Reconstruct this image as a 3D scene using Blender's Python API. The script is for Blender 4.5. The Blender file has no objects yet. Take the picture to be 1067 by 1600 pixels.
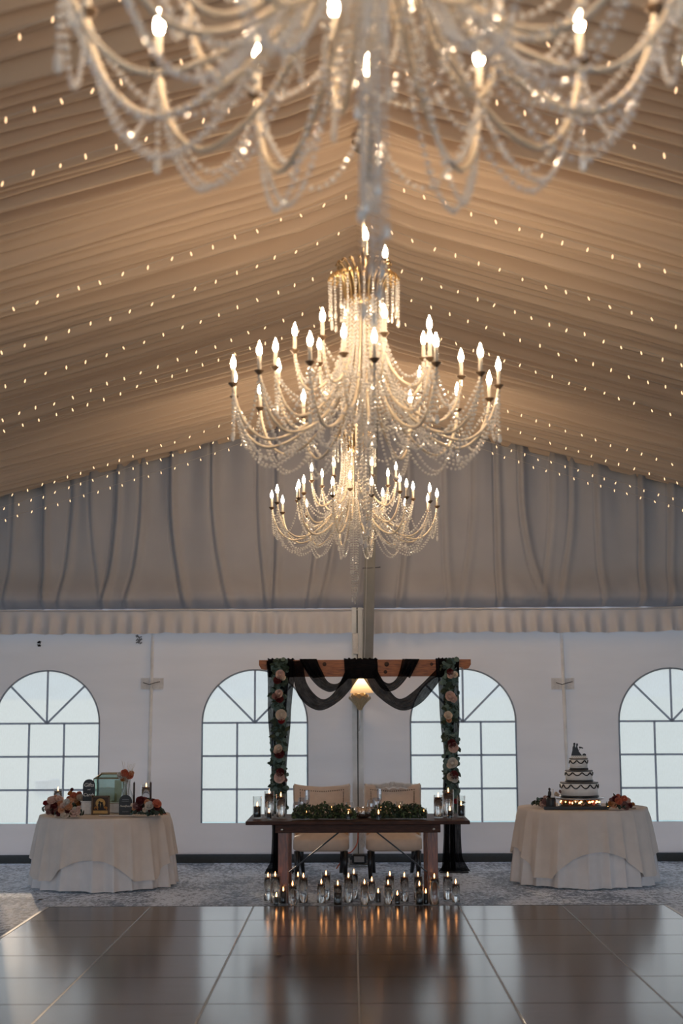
import bpy, math, random
from math import sin, cos, pi, radians, sqrt
from mathutils import Vector, Matrix
random.seed(7)
SC = bpy.context.scene
COL = SC.collection

# ------------------------------------------------------------------ camera
F, CX, CY, CAMH = 2250.0, 533.5, 800.0, 1.70          # focal length in px of the 1067x1600 frame
_yv = Vector(((548 - CX) / F, -(1110 - CY) / F, -1)).normalized()
_ro = radians(.28)
_zv = Vector((-sin(_ro), cos(_ro), 0)); _zv = (_zv - _yv * _zv.dot(_yv)).normalized()
_xv = _yv.cross(_zv)
CAM = Vector((0, 0, CAMH))
cd = bpy.data.cameras.new('camera'); cam = bpy.data.objects.new('camera', cd); COL.objects.link(cam)
cam.matrix_world = Matrix(((_xv.x, _xv.y, _xv.z, CAM.x), (_yv.x, _yv.y, _yv.z, CAM.y), (_zv.x, _zv.y, _zv.z, CAM.z), (0, 0, 0, 1)))
cd.sensor_fit = 'VERTICAL'; cd.sensor_height = 36.0; cd.lens = F / 1600 * 36
cd.clip_end = 600
cd.dof.use_dof = True; cd.dof.focus_distance = 14.3; cd.dof.aperture_fstop = 1.9
SC.camera = cam

def ray(px, py):
    v = Vector(((px - CX) / F, -(py - CY) / F, -1)); return Vector((v.dot(_xv), v.dot(_yv), v.dot(_zv)))
def at(px, py, Y):                       # pixel -> point in the plane at depth Y
    d = ray(px, py); return CAM + d * (Y / d.y)
def on(px, py, z=0.0):                   # pixel -> point on the horizontal surface at height z
    d = ray(px, py); return CAM + d * ((z - CAMH) / d.z)

# ------------------------------------------------------------------ world, sun, exposure
w = bpy.data.worlds.new('overcast_sky'); SC.world = w; w.use_nodes = True
nt = w.node_tree; bg = nt.nodes['Background']
tc = nt.nodes.new('ShaderNodeTexCoord'); sx = nt.nodes.new('ShaderNodeSeparateXYZ'); cr = nt.nodes.new('ShaderNodeValToRGB')
nt.links.new(tc.outputs['Generated'], sx.inputs[0]); nt.links.new(sx.outputs['Z'], cr.inputs[0]); nt.links.new(cr.outputs[0], bg.inputs[0])
cr.color_ramp.elements[0].position = 0.0; cr.color_ramp.elements[0].color = (.74, .87, 1.0, 1)
cr.color_ramp.elements[1].position = .8; cr.color_ramp.elements[1].color = (.36, .60, 1.0, 1)
bg.inputs[1].default_value = 1.9
sd = bpy.data.lights.new('sun', 'SUN'); so = bpy.data.objects.new('sun', sd); COL.objects.link(so)
sd.energy = 1.6; sd.angle = radians(1.2); sd.color = (1, .82, .62)
so.rotation_euler = Vector((.27, -1.0, -.163)).to_track_quat('-Z', 'Y').to_euler()      # low sun from behind the back wall
so.location = (-12, 46, 9)
SC.view_settings.view_transform = 'Standard'; SC.view_settings.look = 'None'
SC.view_settings.exposure = 0.28; SC.view_settings.gamma = 1.0; SC.view_settings.use_curve_mapping = False
SC.cycles.use_denoising = True
SC.cycles.max_bounces = 10; SC.cycles.transparent_max_bounces = 32
SC.cycles.sample_clamp_indirect = 6; SC.cycles.caustics_reflective = False; SC.cycles.caustics_refractive = False
BULB_E, FLAME_E, FAIRY_E = 118.0, 10.0, 1.5

# ------------------------------------------------------------------ materials
MATS = {}
def _nodes(name):
    m = bpy.data.materials.new(name); m.use_nodes = True
    n = m.node_tree.nodes; l = m.node_tree.links
    return m, n, l, n['Principled BSDF'], n['Material Output']
def mat(name, col, rough=.6, metal=0.0, var=.12, scale=30, bump=0.0, bscale=None, trans=0.0, spec=.5, sheen=0.0, stretch=None, dark=None, coat=0.0):
    """Principled with a noise-driven colour variation and optional bump."""
    m, n, l, p, o = _nodes(name)
    t = n.new('ShaderNodeTexCoord'); mp = n.new('ShaderNodeMapping'); l.new(t.outputs['Object'], mp.inputs[0])
    if stretch: mp.inputs['Scale'].default_value = stretch
    nz = n.new('ShaderNodeTexNoise'); nz.inputs['Scale'].default_value = scale; nz.inputs['Detail'].default_value = 6; l.new(mp.outputs[0], nz.inputs[0])
    r = n.new('ShaderNodeValToRGB'); l.new(nz.outputs['Fac'], r.inputs[0])
    d = dark or tuple(c * (1 - var * 1.6) for c in col)
    r.color_ramp.elements[0].position = .3; r.color_ramp.elements[0].color = (*d, 1)
    r.color_ramp.elements[1].position = .7; r.color_ramp.elements[1].color = (*col, 1)
    l.new(r.outputs[0], p.inputs['Base Color'])
    p.inputs['Roughness'].default_value = rough; p.inputs['Metallic'].default_value = metal
    p.inputs['Specular IOR Level'].default_value = spec
    p.inputs['Transmission Weight'].default_value = trans
    p.inputs['Sheen Weight'].default_value = sheen
    p.inputs['Coat Weight'].default_value = coat
    if bump:
        nb = n.new('ShaderNodeTexNoise'); nb.inputs['Scale'].default_value = bscale or scale * 2; nb.inputs['Detail'].default_value = 4; l.new(mp.outputs[0], nb.inputs[0])
        b = n.new('ShaderNodeBump'); b.inputs['Strength'].default_value = bump; b.inputs['Distance'].default_value = .02
        l.new(nb.outputs['Fac'], b.inputs['Height']); l.new(b.outputs[0], p.inputs['Normal'])
    MATS[name] = m; return m
def cloth_mat(name, col, translucent=.25, scale=3, bump=.15, bscale=6, stretch=None, var=.06):
    m = mat(name, col, .85, var=var, scale=scale, bump=bump, bscale=bscale, stretch=stretch, spec=.15)
    n, l = m.node_tree.nodes, m.node_tree.links; p = n['Principled BSDF']; o = n['Material Output']
    tr = n.new('ShaderNodeBsdfTranslucent'); tr.inputs[0].default_value = (*col, 1)
    mx = n.new('ShaderNodeMixShader'); mx.inputs[0].default_value = translucent
    l.new(p.outputs[0], mx.inputs[1]); l.new(tr.outputs[0], mx.inputs[2]); l.new(mx.outputs[0], o.inputs[0]); return m
def emit_mat(name, col, strength, sampled=True):
    m, n, l, p, o = _nodes(name); n.remove(p)
    e = n.new('ShaderNodeEmission'); e.inputs[0].default_value = (*col, 1); e.inputs[1].default_value = strength
    l.new(e.outputs[0], o.inputs[0]); m.cycles.emission_sampling = 'FRONT' if sampled else 'NONE'; MATS[name] = m; return m
def glass_mat(name, tint=(.97, .98, .98), rough=.03, gl=1.0, ior=1.5):
    m, n, l, p, o = _nodes(name); n.remove(p)
    t = n.new('ShaderNodeBsdfTransparent'); t.inputs[0].default_value = (*tint, 1)
    g = n.new('ShaderNodeBsdfGlossy'); g.inputs['Roughness'].default_value = rough; g.inputs[0].default_value = (gl, gl, gl, 1)
    lw = n.new('ShaderNodeLayerWeight'); lw.inputs[0].default_value = .5
    pw = n.new('ShaderNodeMath'); pw.operation = 'POWER'; pw.inputs[1].default_value = 3.5; l.new(lw.outputs['Facing'], pw.inputs[0])
    fr = n.new('ShaderNodeMath'); fr.operation = 'MULTIPLY_ADD'; fr.inputs[1].default_value = .75; fr.inputs[2].default_value = ((ior - 1) / (ior + 1)) ** 2; l.new(pw.outputs[0], fr.inputs[0])
    mx = n.new('ShaderNodeMixShader'); l.new(fr.outputs[0], mx.inputs[0]); l.new(t.outputs[0], mx.inputs[1]); l.new(g.outputs[0], mx.inputs[2])
    l.new(mx.outputs[0], o.inputs[0]); MATS[name] = m; return m
def sheer_mat(name, col, opacity):
    m, n, l, p, o = _nodes(name)
    p.inputs['Base Color'].default_value = (*col, 1); p.inputs['Roughness'].default_value = .8; p.inputs['Specular IOR Level'].default_value = .08
    t = n.new('ShaderNodeBsdfTransparent'); mx = n.new('ShaderNodeMixShader')
    c = n.new('ShaderNodeTexCoord'); nz = n.new('ShaderNodeTexNoise'); nz.inputs['Scale'].default_value = 14; l.new(c.outputs['Object'], nz.inputs[0])
    ma = n.new('ShaderNodeMapRange'); ma.inputs[3].default_value = opacity - .1; ma.inputs[4].default_value = min(1, opacity + .1)
    l.new(nz.outputs['Fac'], ma.inputs[0]); l.new(ma.outputs[0], mx.inputs[0]); l.new(t.outputs[0], mx.inputs[1]); l.new(p.outputs[0], mx.inputs[2]); l.new(mx.outputs[0], o.inputs[0])
    MATS[name] = m; return m

def carpet_mat():
    m, n, l, p, o = _nodes('carpet')
    t = n.new('ShaderNodeTexCoord'); mp = n.new('ShaderNodeMapping'); mp.inputs['Scale'].default_value = (1, .45, 1); l.new(t.outputs['Object'], mp.inputs[0])
    a = n.new('ShaderNodeTexNoise'); a.inputs['Scale'].default_value = 2.2; a.inputs['Detail'].default_value = 8; a.inputs['Roughness'].default_value = .7; l.new(mp.outputs[0], a.inputs[0])
    b = n.new('ShaderNodeTexNoise'); b.inputs['Scale'].default_value = 22; b.inputs['Detail'].default_value = 5; b.inputs['Roughness'].default_value = .8; l.new(mp.outputs[0], b.inputs[0])
    mul = n.new('ShaderNodeMath'); mul.operation = 'MULTIPLY_ADD'; l.new(b.outputs['Fac'], mul.inputs[0]); mul.inputs[1].default_value = .75; 
    h = n.new('ShaderNodeMath'); h.operation = 'MULTIPLY'; h.inputs[1].default_value = .5; l.new(a.outputs['Fac'], h.inputs[0]); l.new(h.outputs[0], mul.inputs[2])
    r = n.new('ShaderNodeValToRGB'); e = r.color_ramp.elements
    e[0].position = .55; e[0].color = (.020, .021, .026, 1); e[1].position = .67; e[1].color = (.70, .73, .78, 1)
    x = e.new(.60); x.color = (.24, .255, .29, 1)
    l.new(mul.outputs[0], r.inputs[0]); l.new(r.outputs[0], p.inputs['Base Color'])
    p.inputs['Roughness'].default_value = .62; p.inputs['Sheen Weight'].default_value = .4; p.inputs['Sheen Roughness'].default_value = .35; p.inputs['Sheen Tint'].default_value = (.8, .88, 1, 1)
    bp = n.new('ShaderNodeBump'); bp.inputs['Strength'].default_value = .5; bp.inputs['Distance'].default_value = .01; l.new(b.outputs['Fac'], bp.inputs['Height']); l.new(bp.outputs[0], p.inputs['Normal'])
    MATS['carpet'] = m
def panel_mat():
    m, n, l, p, o = _nodes('floor_panel')
    t = n.new('ShaderNodeTexCoord'); mp = n.new('ShaderNodeMapping'); mp.inputs['Scale'].default_value = (1.2, 16, 1); l.new(t.outputs['Object'], mp.inputs[0])
    oi = n.new('ShaderNodeObjectInfo'); off = n.new('ShaderNodeVectorMath'); off.operation = 'SCALE'; off.inputs[0].default_value = (7, 13, 3); l.new(oi.outputs['Random'], off.inputs['Scale']); l.new(off.outputs[0], mp.inputs['Location'])
    a = n.new('ShaderNodeTexNoise'); a.inputs['Scale'].default_value = 3; a.inputs['Detail'].default_value = 9; a.inputs['Roughness'].default_value = .65; l.new(mp.outputs[0], a.inputs[0])
    r = n.new('ShaderNodeValToRGB'); e = r.color_ramp.elements
    e[0].position = .3; e[0].color = (.018, .009, .006, 1); e[1].position = .75; e[1].color = (.070, .033, .018, 1)
    l.new(a.outputs['Fac'], r.inputs[0])
    # scuffs and dust
    s = n.new('ShaderNodeTexNoise'); s.inputs['Scale'].default_value = 26; s.inputs['Detail'].default_value = 10; s.inputs['Roughness'].default_value = .8
    mp2 = n.new('ShaderNodeMapping'); mp2.inputs['Rotation'].default_value = (0, 0, .7); mp2.inputs['Scale'].default_value = (1, 5, 1); l.new(t.outputs['Object'], mp2.inputs[0]); l.new(mp2.outputs[0], s.inputs[0])
    sr = n.new('ShaderNodeMapRange'); sr.inputs[1].default_value = .55; sr.inputs[2].default_value = .85; sr.inputs[3].default_value = 0; sr.inputs[4].default_value = .38; l.new(s.outputs['Fac'], sr.inputs[0])
    mx = n.new('ShaderNodeMix'); mx.data_type = 'RGBA'; l.new(sr.outputs[0], mx.inputs[0]); l.new(r.outputs[0], mx.inputs[6]); mx.inputs[7].default_value = (.15, .11, .09, 1)
    l.new(mx.outputs[2], p.inputs['Base Color'])
    rr = n.new('ShaderNodeMapRange'); rr.inputs[3].default_value = .12; rr.inputs[4].default_value = .22; l.new(a.outputs['Fac'], rr.inputs[0]); l.new(rr.outputs[0], p.inputs['Roughness'])
    p.inputs['Specular IOR Level'].default_value = .45
    MATS['floor_panel'] = m
carpet_mat(); panel_mat()
cloth_mat('liner', (.66, .51, .38), .0, scale=2, bump=.03, bscale=9, stretch=(.3, 6, 1))
cloth_mat('gable_cloth', (.41, .385, .385), .06, scale=2, bump=.12, bscale=5)
cloth_mat('valance_cloth', (.82, .775, .765), .1, scale=2)
cloth_mat('vinyl', (.80, .765, .775), .08, scale=1.3, bump=.22, bscale=2.2, stretch=(.5, 1, 2.4))
cloth_mat('linen', (.86, .83, .83), .10, scale=8, bump=.1, bscale=30)
cloth_mat('overlay_linen', (.80, .72, .66), .10, scale=8, bump=.1, bscale=30)
mat('white_cloth_edge', (.8, .78, .76), .8)
cloth_mat('muntin_grey', (.46, .49, .54), .5)
mat('pole_metal', (.95, .94, .93), .3, 0, scale=8)
mat('aluminium', (.72, .72, .72), .4, .15, scale=8)
mat('joint_metal', (.34, .33, .33), .4, .3, scale=8)
mat('mast_steel', (.20, .20, .20), .5, .2, scale=8)
mat('mast_face', (.48, .48, .48), .5, .2, scale=8)
mat('dark_edge_gap_shade', (.045, .05, .05), .8)  # painted shade below the walls; also the dance floor's dark edge
mat('patch_mark', (.10, .10, .11), .9)
mat('wall_patch', (.86, .84, .845), .5)
mat('stain', (.30, .29, .30), .9)
# window vinyl: hazy
m, n, l, p, o = _nodes('window_vinyl'); n.remove(p)
_t = n.new('ShaderNodeBsdfTransparent'); _t.inputs[0].default_value = (.83, .79, .745, 1)
_d = n.new('ShaderNodeBsdfTranslucent'); _d.inputs[0].default_value = (.75, .72, .68, 1)
_g = n.new('ShaderNodeBsdfGlossy'); _g.inputs['Roughness'].default_value = .25
_m1 = n.new('ShaderNodeMixShader'); _m2 = n.new('ShaderNodeMixShader'); _m2.inputs[0].default_value = .05
_tc = n.new('ShaderNodeTexCoord'); _mp = n.new('ShaderNodeMapping'); _mp.inputs['Scale'].default_value = (14, 1, 4); _nz = n.new('ShaderNodeTexNoise'); _nz.inputs['Scale'].default_value = 6; _nz.inputs['Detail'].default_value = 6
_mr = n.new('ShaderNodeMapRange'); _mr.inputs[3].default_value = .38; _mr.inputs[4].default_value = .46
l.new(_tc.outputs['Object'], _mp.inputs[0]); l.new(_mp.outputs[0], _nz.inputs[0]); l.new(_nz.outputs['Fac'], _mr.inputs[0]); l.new(_mr.outputs[0], _m1.inputs[0])
l.new(_t.outputs[0], _m1.inputs[1]); l.new(_d.outputs[0], _m1.inputs[2]); l.new(_m1.outputs[0], _m2.inputs[1]); l.new(_g.outputs[0], _m2.inputs[2]); l.new(_m2.outputs[0], o.inputs[0])
MATS['window_vinyl'] = m
mat('grass', (.34, .40, .30), .9, scale=4, var=.3, dark=(.22, .28, .20))
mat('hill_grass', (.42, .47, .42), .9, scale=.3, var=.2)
mat('box_blue', (.28, .33, .36), .7)
mat('cream_arm', (.86, .74, .58), .32, .25, scale=20)
mat('gold', (.80, .58, .30), .28, .9, scale=20)
mat('dark_gold', (.34, .24, .13), .35, .8, scale=20)
mat('candle_sleeve', (.90, .80, .66), .5, var=.05)
mat('drip_cup', (.20, .13, .08), .4, .6)
m = mat('crystal', (.98, .96, .94), .05, var=.04, spec=1.0, metal=.15)
_n, _l = m.node_tree.nodes, m.node_tree.links
_a = _n.new('ShaderNodeBsdfTransparent'); _b = _n.new('ShaderNodeBsdfTranslucent'); _b.inputs[0].default_value = (.95, .92, .88, 1)
_x = _n.new('ShaderNodeMixShader'); _x.inputs[0].default_value = .30; _y = _n.new('ShaderNodeMixShader'); _y.inputs[0].default_value = .22
_l.new(_n['Principled BSDF'].outputs[0], _x.inputs[1]); _l.new(_b.outputs[0], _x.inputs[2]); _l.new(_x.outputs[0], _y.inputs[1]); _l.new(_a.outputs[0], _y.inputs[2]); _l.new(_y.outputs[0], _n['Material Output'].inputs[0])
emit_mat('bulb_light', (1, .74, .48), BULB_E)
emit_mat('fairy_light', (1, .62, .34), FAIRY_E, False)
emit_mat('flame_light', (1, .40, .13), FLAME_E)
emit_mat('fairy_table', (1, .42, .14), 7.0)
emit_mat('lamp_bulb', (1, .70, .42), 6.0)
mat('wire_clear', (.62, .55, .48), .5)
mat('cedar', (.46, .155, .040), .45, scale=5, stretch=(2, 1, 22), var=.35, dark=(.17, .05, .018))
mat('cedar_knot', (.05, .018, .010), .6)
sheer_mat('black_sheer', (.005, .005, .007), .93)
sheer_mat('black_sheer_dense', (.006, .006, .009), .985)
sheer_mat('black_swag', (.005, .005, .007), .97)
mat('black_post', (.012, .012, .012), .6)
mat('table_wood', (.085, .034, .020), .5, scale=4, stretch=(3, 20, 20), var=.35, dark=(.032, .013, .009), spec=.2)
mat('candlelit_leg_wood', (.27, .080, .030), .35, scale=4, stretch=(20, 20, 3), var=.3, dark=(.10, .03, .014), coat=.2)  # orange candlelight glow put into the leg colour
mat('black_metal', (.02, .02, .022), .4, .6)
mat('bolt', (.7, .68, .62), .3, .9)
mat('chair_leather', (.72, .56, .44), .5, scale=20, var=.06, bump=.05)
mat('chair_leg', (.012, .012, .014), .3)
mat('nailhead', (.12, .09, .07), .3, .8)
mat('fur', (.85, .83, .82), .9, var=.08)
glass_mat('glass')
m, n, l, p, o = _nodes('water'); p.inputs['Transmission Weight'].default_value = 1; p.inputs['Roughness'].default_value = 0; p.inputs['IOR'].default_value = 1.33; p.inputs['Base Color'].default_value = (.97, .98, .99, 1); MATS['water'] = m
glass_mat('crystal_glass', (.93, .95, .98), .02, 1.0, 1.9)
glass_mat('green_glass', (.70, .84, .78), .05, .9, 1.6)
mat('black_wax', (.012, .011, .012), .45)
mat('dark_wax', (.05, .012, .010), .35)
mat('silver', (.75, .68, .64), .22, .95, scale=60, bump=.6, bscale=40)
mat('sage_leaf', (.135, .20, .175), .6, scale=40, var=.35, dark=(.055, .10, .085))
mat('dark_leaf', (.022, .045, .022), .6, scale=40, var=.35)
mat('box_leaf', (.10, .15, .055), .5, scale=40, var=.5, dark=(.03, .055, .022))
mat('stem_green', (.06, .09, .04), .7)
for nm, c in dict(blush=(.90, .68, .60), cream_rose=(.92, .80, .68), peach=(.85, .48, .28), burgundy=(.16, .025, .028), coral=(.76, .25, .15), white_rose=(.82, .78, .72), orange_rose=(.62, .26, .07), dusty=(.44, .24, .22), red_rose=(.34, .02, .03), gold_petal=(.72, .56, .34)).items():
    mat(nm, c, .65, scale=60, var=.14)
mat('sign_black', (.014, .014, .016), .45)
mat('sign_white', (.85, .83, .80), .6, var=.03)
mat('sign_grey', (.30, .30, .30), .6)
mat('frame_brown', (.10, .055, .022), .45, scale=10)
mat('frame_gold', (.55, .33, .10), .5)
mat('art_dark', (.05, .026, .014), .6)
mat('art_black', (.012, .009, .008), .6)
mat('art_moon', (.66, .42, .15), .6)
mat('art_flower', (.52, .24, .06), .6)
mat('pink_book', (.66, .48, .44), .6)
mat('taper_dark', (.045, .022, .022), .4)
mat('icing', (.86, .82, .78), .45, var=.03)
mat('black_icing', (.015, .014, .015), .4)
mat('cake_board', (.55, .56, .58), .25, .6)
mat('lamp_shade', (.80, .66, .48), .7)
m = cloth_mat('lamp_shade_cloth', (.90, .78, .60), .55)
mat('orange_cable', (.55, .10, .03), .5)
mat('white_plastic', (.78, .77, .76), .4)

# ------------------------------------------------------------------ mesh helpers
class MB:
    def __init__(s): s.v = []; s.f = []; s.sm = []
    def add(s, vs, fs, smooth=False):
        b = len(s.v); s.v += [tuple(v) for v in vs]; s.f += [tuple(i + b for i in f) for f in fs]; s.sm += [smooth] * len(fs); return s
    def box(s, c, d, rz=0, bevel=0, M=None):
        x, y, z = d[0] / 2, d[1] / 2, d[2] / 2
        if bevel <= 0:
            vs = [Vector((i * x, j * y, k * z)) for i in (-1, 1) for j in (-1, 1) for k in (-1, 1)]
            fs = [(0, 1, 3, 2), (4, 6, 7, 5), (0, 4, 5, 1), (2, 3, 7, 6), (0, 2, 6, 4), (1, 5, 7, 3)]
        else:
            vs = []; fs = []
            rings = [(-z, -bevel), (-z + bevel, 0), (z - bevel, 0), (z, -bevel)]
            for zz, o in rings:
                ax, ay = x + o, y + o; b = bevel
                for (px, py) in ((ax - b, -ay), (ax, -ay + b), (ax, ay - b), (ax - b, ay), (-ax + b, ay), (-ax, ay - b), (-ax, -ay + b), (-ax + b, -ay)): vs.append(Vector((px, py, zz)))
            for r in range(3):
                for i in range(8): fs.append((r * 8 + i, r * 8 + (i + 1) % 8, r * 8 + 8 + (i + 1) % 8, r * 8 + 8 + i))
            fs.append(tuple(range(7, -1, -1))); fs.append(tuple(range(24, 32)))
        R = Matrix.Rotation(rz, 3, 'Z') if M is None else M
        c = Vector(c); return s.add([R @ v + c for v in vs], fs)
    def lathe(s, prof, n=20, c=(0, 0, 0), cap=True, M=None, smooth=True, ax=1, ay=1):
        vs = []; fs = []; c = Vector(c)
        for r, z in prof:
            for i in range(n):
                a = 2 * pi * i / n; v = Vector((r * cos(a) * ax, r * sin(a) * ay, z)); vs.append((M @ v if M else v) + c)
        for k in range(len(prof) - 1):
            for i in range(n):
                j = (i + 1) % n; fs.append((k * n + i, k * n + j, (k + 1) * n + j, (k + 1) * n + i))
        if cap:
            if prof[0][0] > 1e-6: fs.append(tuple(range(n - 1, -1, -1)))
            if prof[-1][0] > 1e-6: b = (len(prof) - 1) * n; fs.append(tuple(range(b, b + n)))
        return s.add(vs, fs, smooth)
    def tube(s, pts, r, n=8, closed=False, cap=True):
        pts = [Vector(p) for p in pts]; N = len(pts); vs = []; fs = []; prev = None
        rad = r if isinstance(r, (list, tuple)) else [r] * N
        for i, p in enumerate(pts):
            if closed: t = pts[(i + 1) % N] - pts[i - 1]
            else: t = pts[min(i + 1, N - 1)] - pts[max(i - 1, 0)]
            t.normalize()
            if prev is None:
                u = t.cross(Vector((0, 0, 1)));
                if u.length < 1e-3: u = t.cross(Vector((1, 0, 0)))
                u.normalize()
            else:
                u = prev - t * prev.dot(t); u.normalize()
            prev = u; w_ = t.cross(u)
            for k in range(n):
                a = 2 * pi * k / n; vs.append(p + (u * cos(a) + w_ * sin(a)) * rad[i])
        for i in range(N if closed else N - 1):
            j = (i + 1) % N
            for k in range(n):
                q = (k + 1) % n; fs.append((i * n + k, i * n + q, j * n + q, j * n + k))
        if cap and not closed: fs.append(tuple(range(n - 1, -1, -1))); fs.append(tuple(range((N - 1) * n, N * n)))
        return s.add(vs, fs, True)
    def grid(s, fn, nu, nv, smooth=True, wrap=False):
        vs = [fn(i / nu, j / nv) for i in range(nu + (0 if wrap else 1)) for j in range(nv + 1)]; fs = []
        N = nu if wrap else nu + 1
        for i in range(nu):
            i2 = (i + 1) % N
            for j in range(nv): fs.append((i * (nv + 1) + j, i2 * (nv + 1) + j, i2 * (nv + 1) + j + 1, i * (nv + 1) + j + 1))
        return s.add(vs, fs, smooth)
    def prism(s, outline, y0, y1):          # outline in xz, extruded along y
        n = len(outline); vs = [(x, y0, z) for x, z in outline] + [(x, y1, z) for x, z in outline]
        fs = [tuple(range(n)), tuple(range(2 * n - 1, n - 1, -1))] + [(i, i + n, (i + 1) % n + n, (i + 1) % n) for i in range(n)]
        return s.add(vs, fs)
    def mesh(s, name, material):
        me = bpy.data.meshes.new(name); me.from_pydata(s.v, [], s.f)
        me.polygons.foreach_set('use_smooth', s.sm); me.update()
        if material: me.materials.append(MATS[material])
        return me
    def build(s, name, material, parent=None, loc=None, kind=None, label=None):
        return link(name, s.mesh(name, material), parent, loc, kind, label)
def link(name, data, parent=None, loc=None, kind=None, label=None, rot=None, scale=None):
    o = bpy.data.objects.new(name, data); COL.objects.link(o)
    if parent: o.parent = parent
    if loc is not None: o.location = loc
    if rot is not None: o.rotation_euler = rot
    if scale is not None: o.scale = scale if hasattr(scale, '__len__') else (scale,) * 3
    if kind: o['kind'] = kind
    if label: o['label'] = label
    return o
def thing(name, label, cat, loc=(0, 0, 0), group=None, rz=0):
    o = bpy.data.objects.new(name, None); COL.objects.link(o); o.location = loc; o.rotation_euler = (0, 0, rz); o.empty_display_size = .1
    o['label'] = label; o['category'] = cat
    if group: o['group'] = group
    return o
def tag(o, label, cat, group=None):
    o['label'] = label; o['category'] = cat
    if group: o['group'] = group
    return o
def struct(o): o['kind'] = 'structure'; return o
def copy_tree(o, parent=None):
    c = o.copy(); COL.objects.link(c); c.parent = parent
    for ch in [x for x in o.children]: copy_tree(ch, c)
    return c
def cat_rom(P, n=6):
    P = [Vector(p) for p in P]; out = []
    for i in range(len(P) - 1):
        a = P[max(i - 1, 0)]; b = P[i]; c = P[i + 1]; d = P[min(i + 2, len(P) - 1)]
        for k in range(n):
            t = k / n; out.append(.5 * ((2 * b) + (c - a) * t + (2 * a - 5 * b + 4 * c - d) * t * t + (3 * b - a - 3 * c + d) * t ** 3))
    out.append(P[-1]); return out
def resample(pts, step):
    out = [pts[0]]; acc = 0
    for a, b in zip(pts, pts[1:]):
        L = (b - a).length; pos = step - acc
        while pos <= L: out.append(a + (b - a) * (pos / L)); pos += step
        acc = (acc + L) % step
    return out
def h01(x, s=0):
    v = sin(x * 127.1 + s * 311.7) * 43758.5453; return v - math.floor(v)
def vnoise(x, s=0):
    i = math.floor(x); t = x - i; t = t * t * (3 - 2 * t); return h01(i, s) * (1 - t) + h01(i + 1, s) * t

# ------------------------------------------------------------------ tent shell
XC, YW, YF = .06, 16.6, -6.0          # centre line, back wall, front of tent
RIDGE, XE, EAVE = 5.22, 9.0, 2.90
def slope(y):
    t = max(0, min(1, (YW - y) / 6)); t = t * t * (3 - 2 * t); return .258 + .035 * t
def roofz(x, y): return RIDGE - slope(y) * abs(x - XC)
MB().add([(-11, YF - 2, 0), (11, YF - 2, 0), (11, YW + .25, 0), (-11, YW + .25, 0)], [(0, 1, 2, 3)]).build('floor', 'carpet', kind='structure')

# back wall with arched openings
WIN_X = [-3.47 + 2.375 * k for k in range(-2, 6)]
WR, WB, WS = .60, .445, 1.565        # half width, sill, spring line
def arched_wall(name, length0, length1, centres, frame, top=3.0, extra=0.0):
    """sheet with arched openings; frame(u, v) -> world point"""
    m = MB(); us = []
    N = 24
    edges = [length0]
    for c in centres: edges += [c - WR, c + WR]
    edges.append(length1)
    def strip(u0, u1, n, lo, hi, k):
        m.grid(lambda a, b: frame(u0 + (u1 - u0) * a, lo(u0 + (u1 - u0) * a) + (hi(u0 + (u1 - u0) * a) - lo(u0 + (u1 - u0) * a)) * b), n, k, True)
    for i in range(0, len(edges) - 1, 2): strip(edges[i], edges[i + 1], 8, lambda u: .10, lambda u: top, 12)
    for c in centres:
        strip(c - WR, c + WR, N, lambda u: .10, lambda u: WB, 4)
        strip(c - WR, c + WR, 48, lambda u: WS + sqrt(max(0, WR * WR - (u - c) ** 2)), lambda u: top, 5)
    return m.build(name, 'vinyl', kind='structure')
def wr(u, v, s):                      # soft wrinkles of the hanging vinyl
    return .018 * (vnoise(u * 1.7 + v * .35, s) - .5) + .010 * (vnoise(u * .8 + v * 2.3, s + 3) - .5)
arched_wall('wall_back', -9, 9, [x for x in WIN_X if -8.4 < x < 8.4], lambda u, v: (u, YW + wr(u, v, 1), v))
sidec = [-4.6 + 2.375 * k for k in range(9)]
arched_wall('wall_left', YF, YW, sidec, lambda u, v: (-XE + wr(u, v, 5), u, v))
arched_wall('wall_right', YF, YW, sidec, lambda u, v: (XE + wr(u, v, 7), u, v))
MB().box((0, YW + .06, .06), (18, .06, .12)).build('gap_shade_back', 'dark_edge_gap_shade', kind='structure')  # dark strip standing in for the shadowed gap under the wall
MB().box((-XE - .05, 5, .06), (.06, 22, .12)).build('gap_shade_left', 'dark_edge_gap_shade', kind='structure')  # same painted gap shade along the side walls
MB().box((XE + .05, 5, .06), (.06, 22, .12)).build('gap_shade_right', 'dark_edge_gap_shade', kind='structure')

# windows: clear panes between grey bars
BAR = .022
def rect_pane(w_, h_): return MB().box((0, 0, 0), (w_, .004, h_))
colw = 2 * WR / 3; rowh = (WS - WB) / 3
PANE = rect_pane(colw - BAR, rowh - BAR).mesh('pane', 'window_vinyl')
fanm = []
for k in range(4):
    a0, a1 = pi * k / 4, pi * (k + 1) / 4; g = BAR / 2
    am = (a0 + a1) / 2; ox, oz = cos(am) * g / sin(pi / 8), sin(am) * g / sin(pi / 8)
    out = [(ox, oz)]
    for i in range(9):
        a = a0 + (a1 - a0) * i / 8; r = WR - .004
        x, z = r * cos(a), r * sin(a)
        # keep a bar's half width clear on both straight sides
        d0 = -x * sin(a0) + z * cos(a0); d1 = x * sin(a1) - z * cos(a1)
        if d0 < g: x += -sin(a0) * (g - d0); z += cos(a0) * (g - d0)
        if d1 < g: x += sin(a1) * (g - d1); z += -cos(a1) * (g - d1)
        out.append((x, z))
    fanm.append(MB().prism(out[::-1], -.002, .002).mesh('pane', 'window_vinyl'))
HB = MB().box((0, 0, 0), (2 * WR, .008, BAR)).mesh('muntin', 'muntin_grey')
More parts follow.
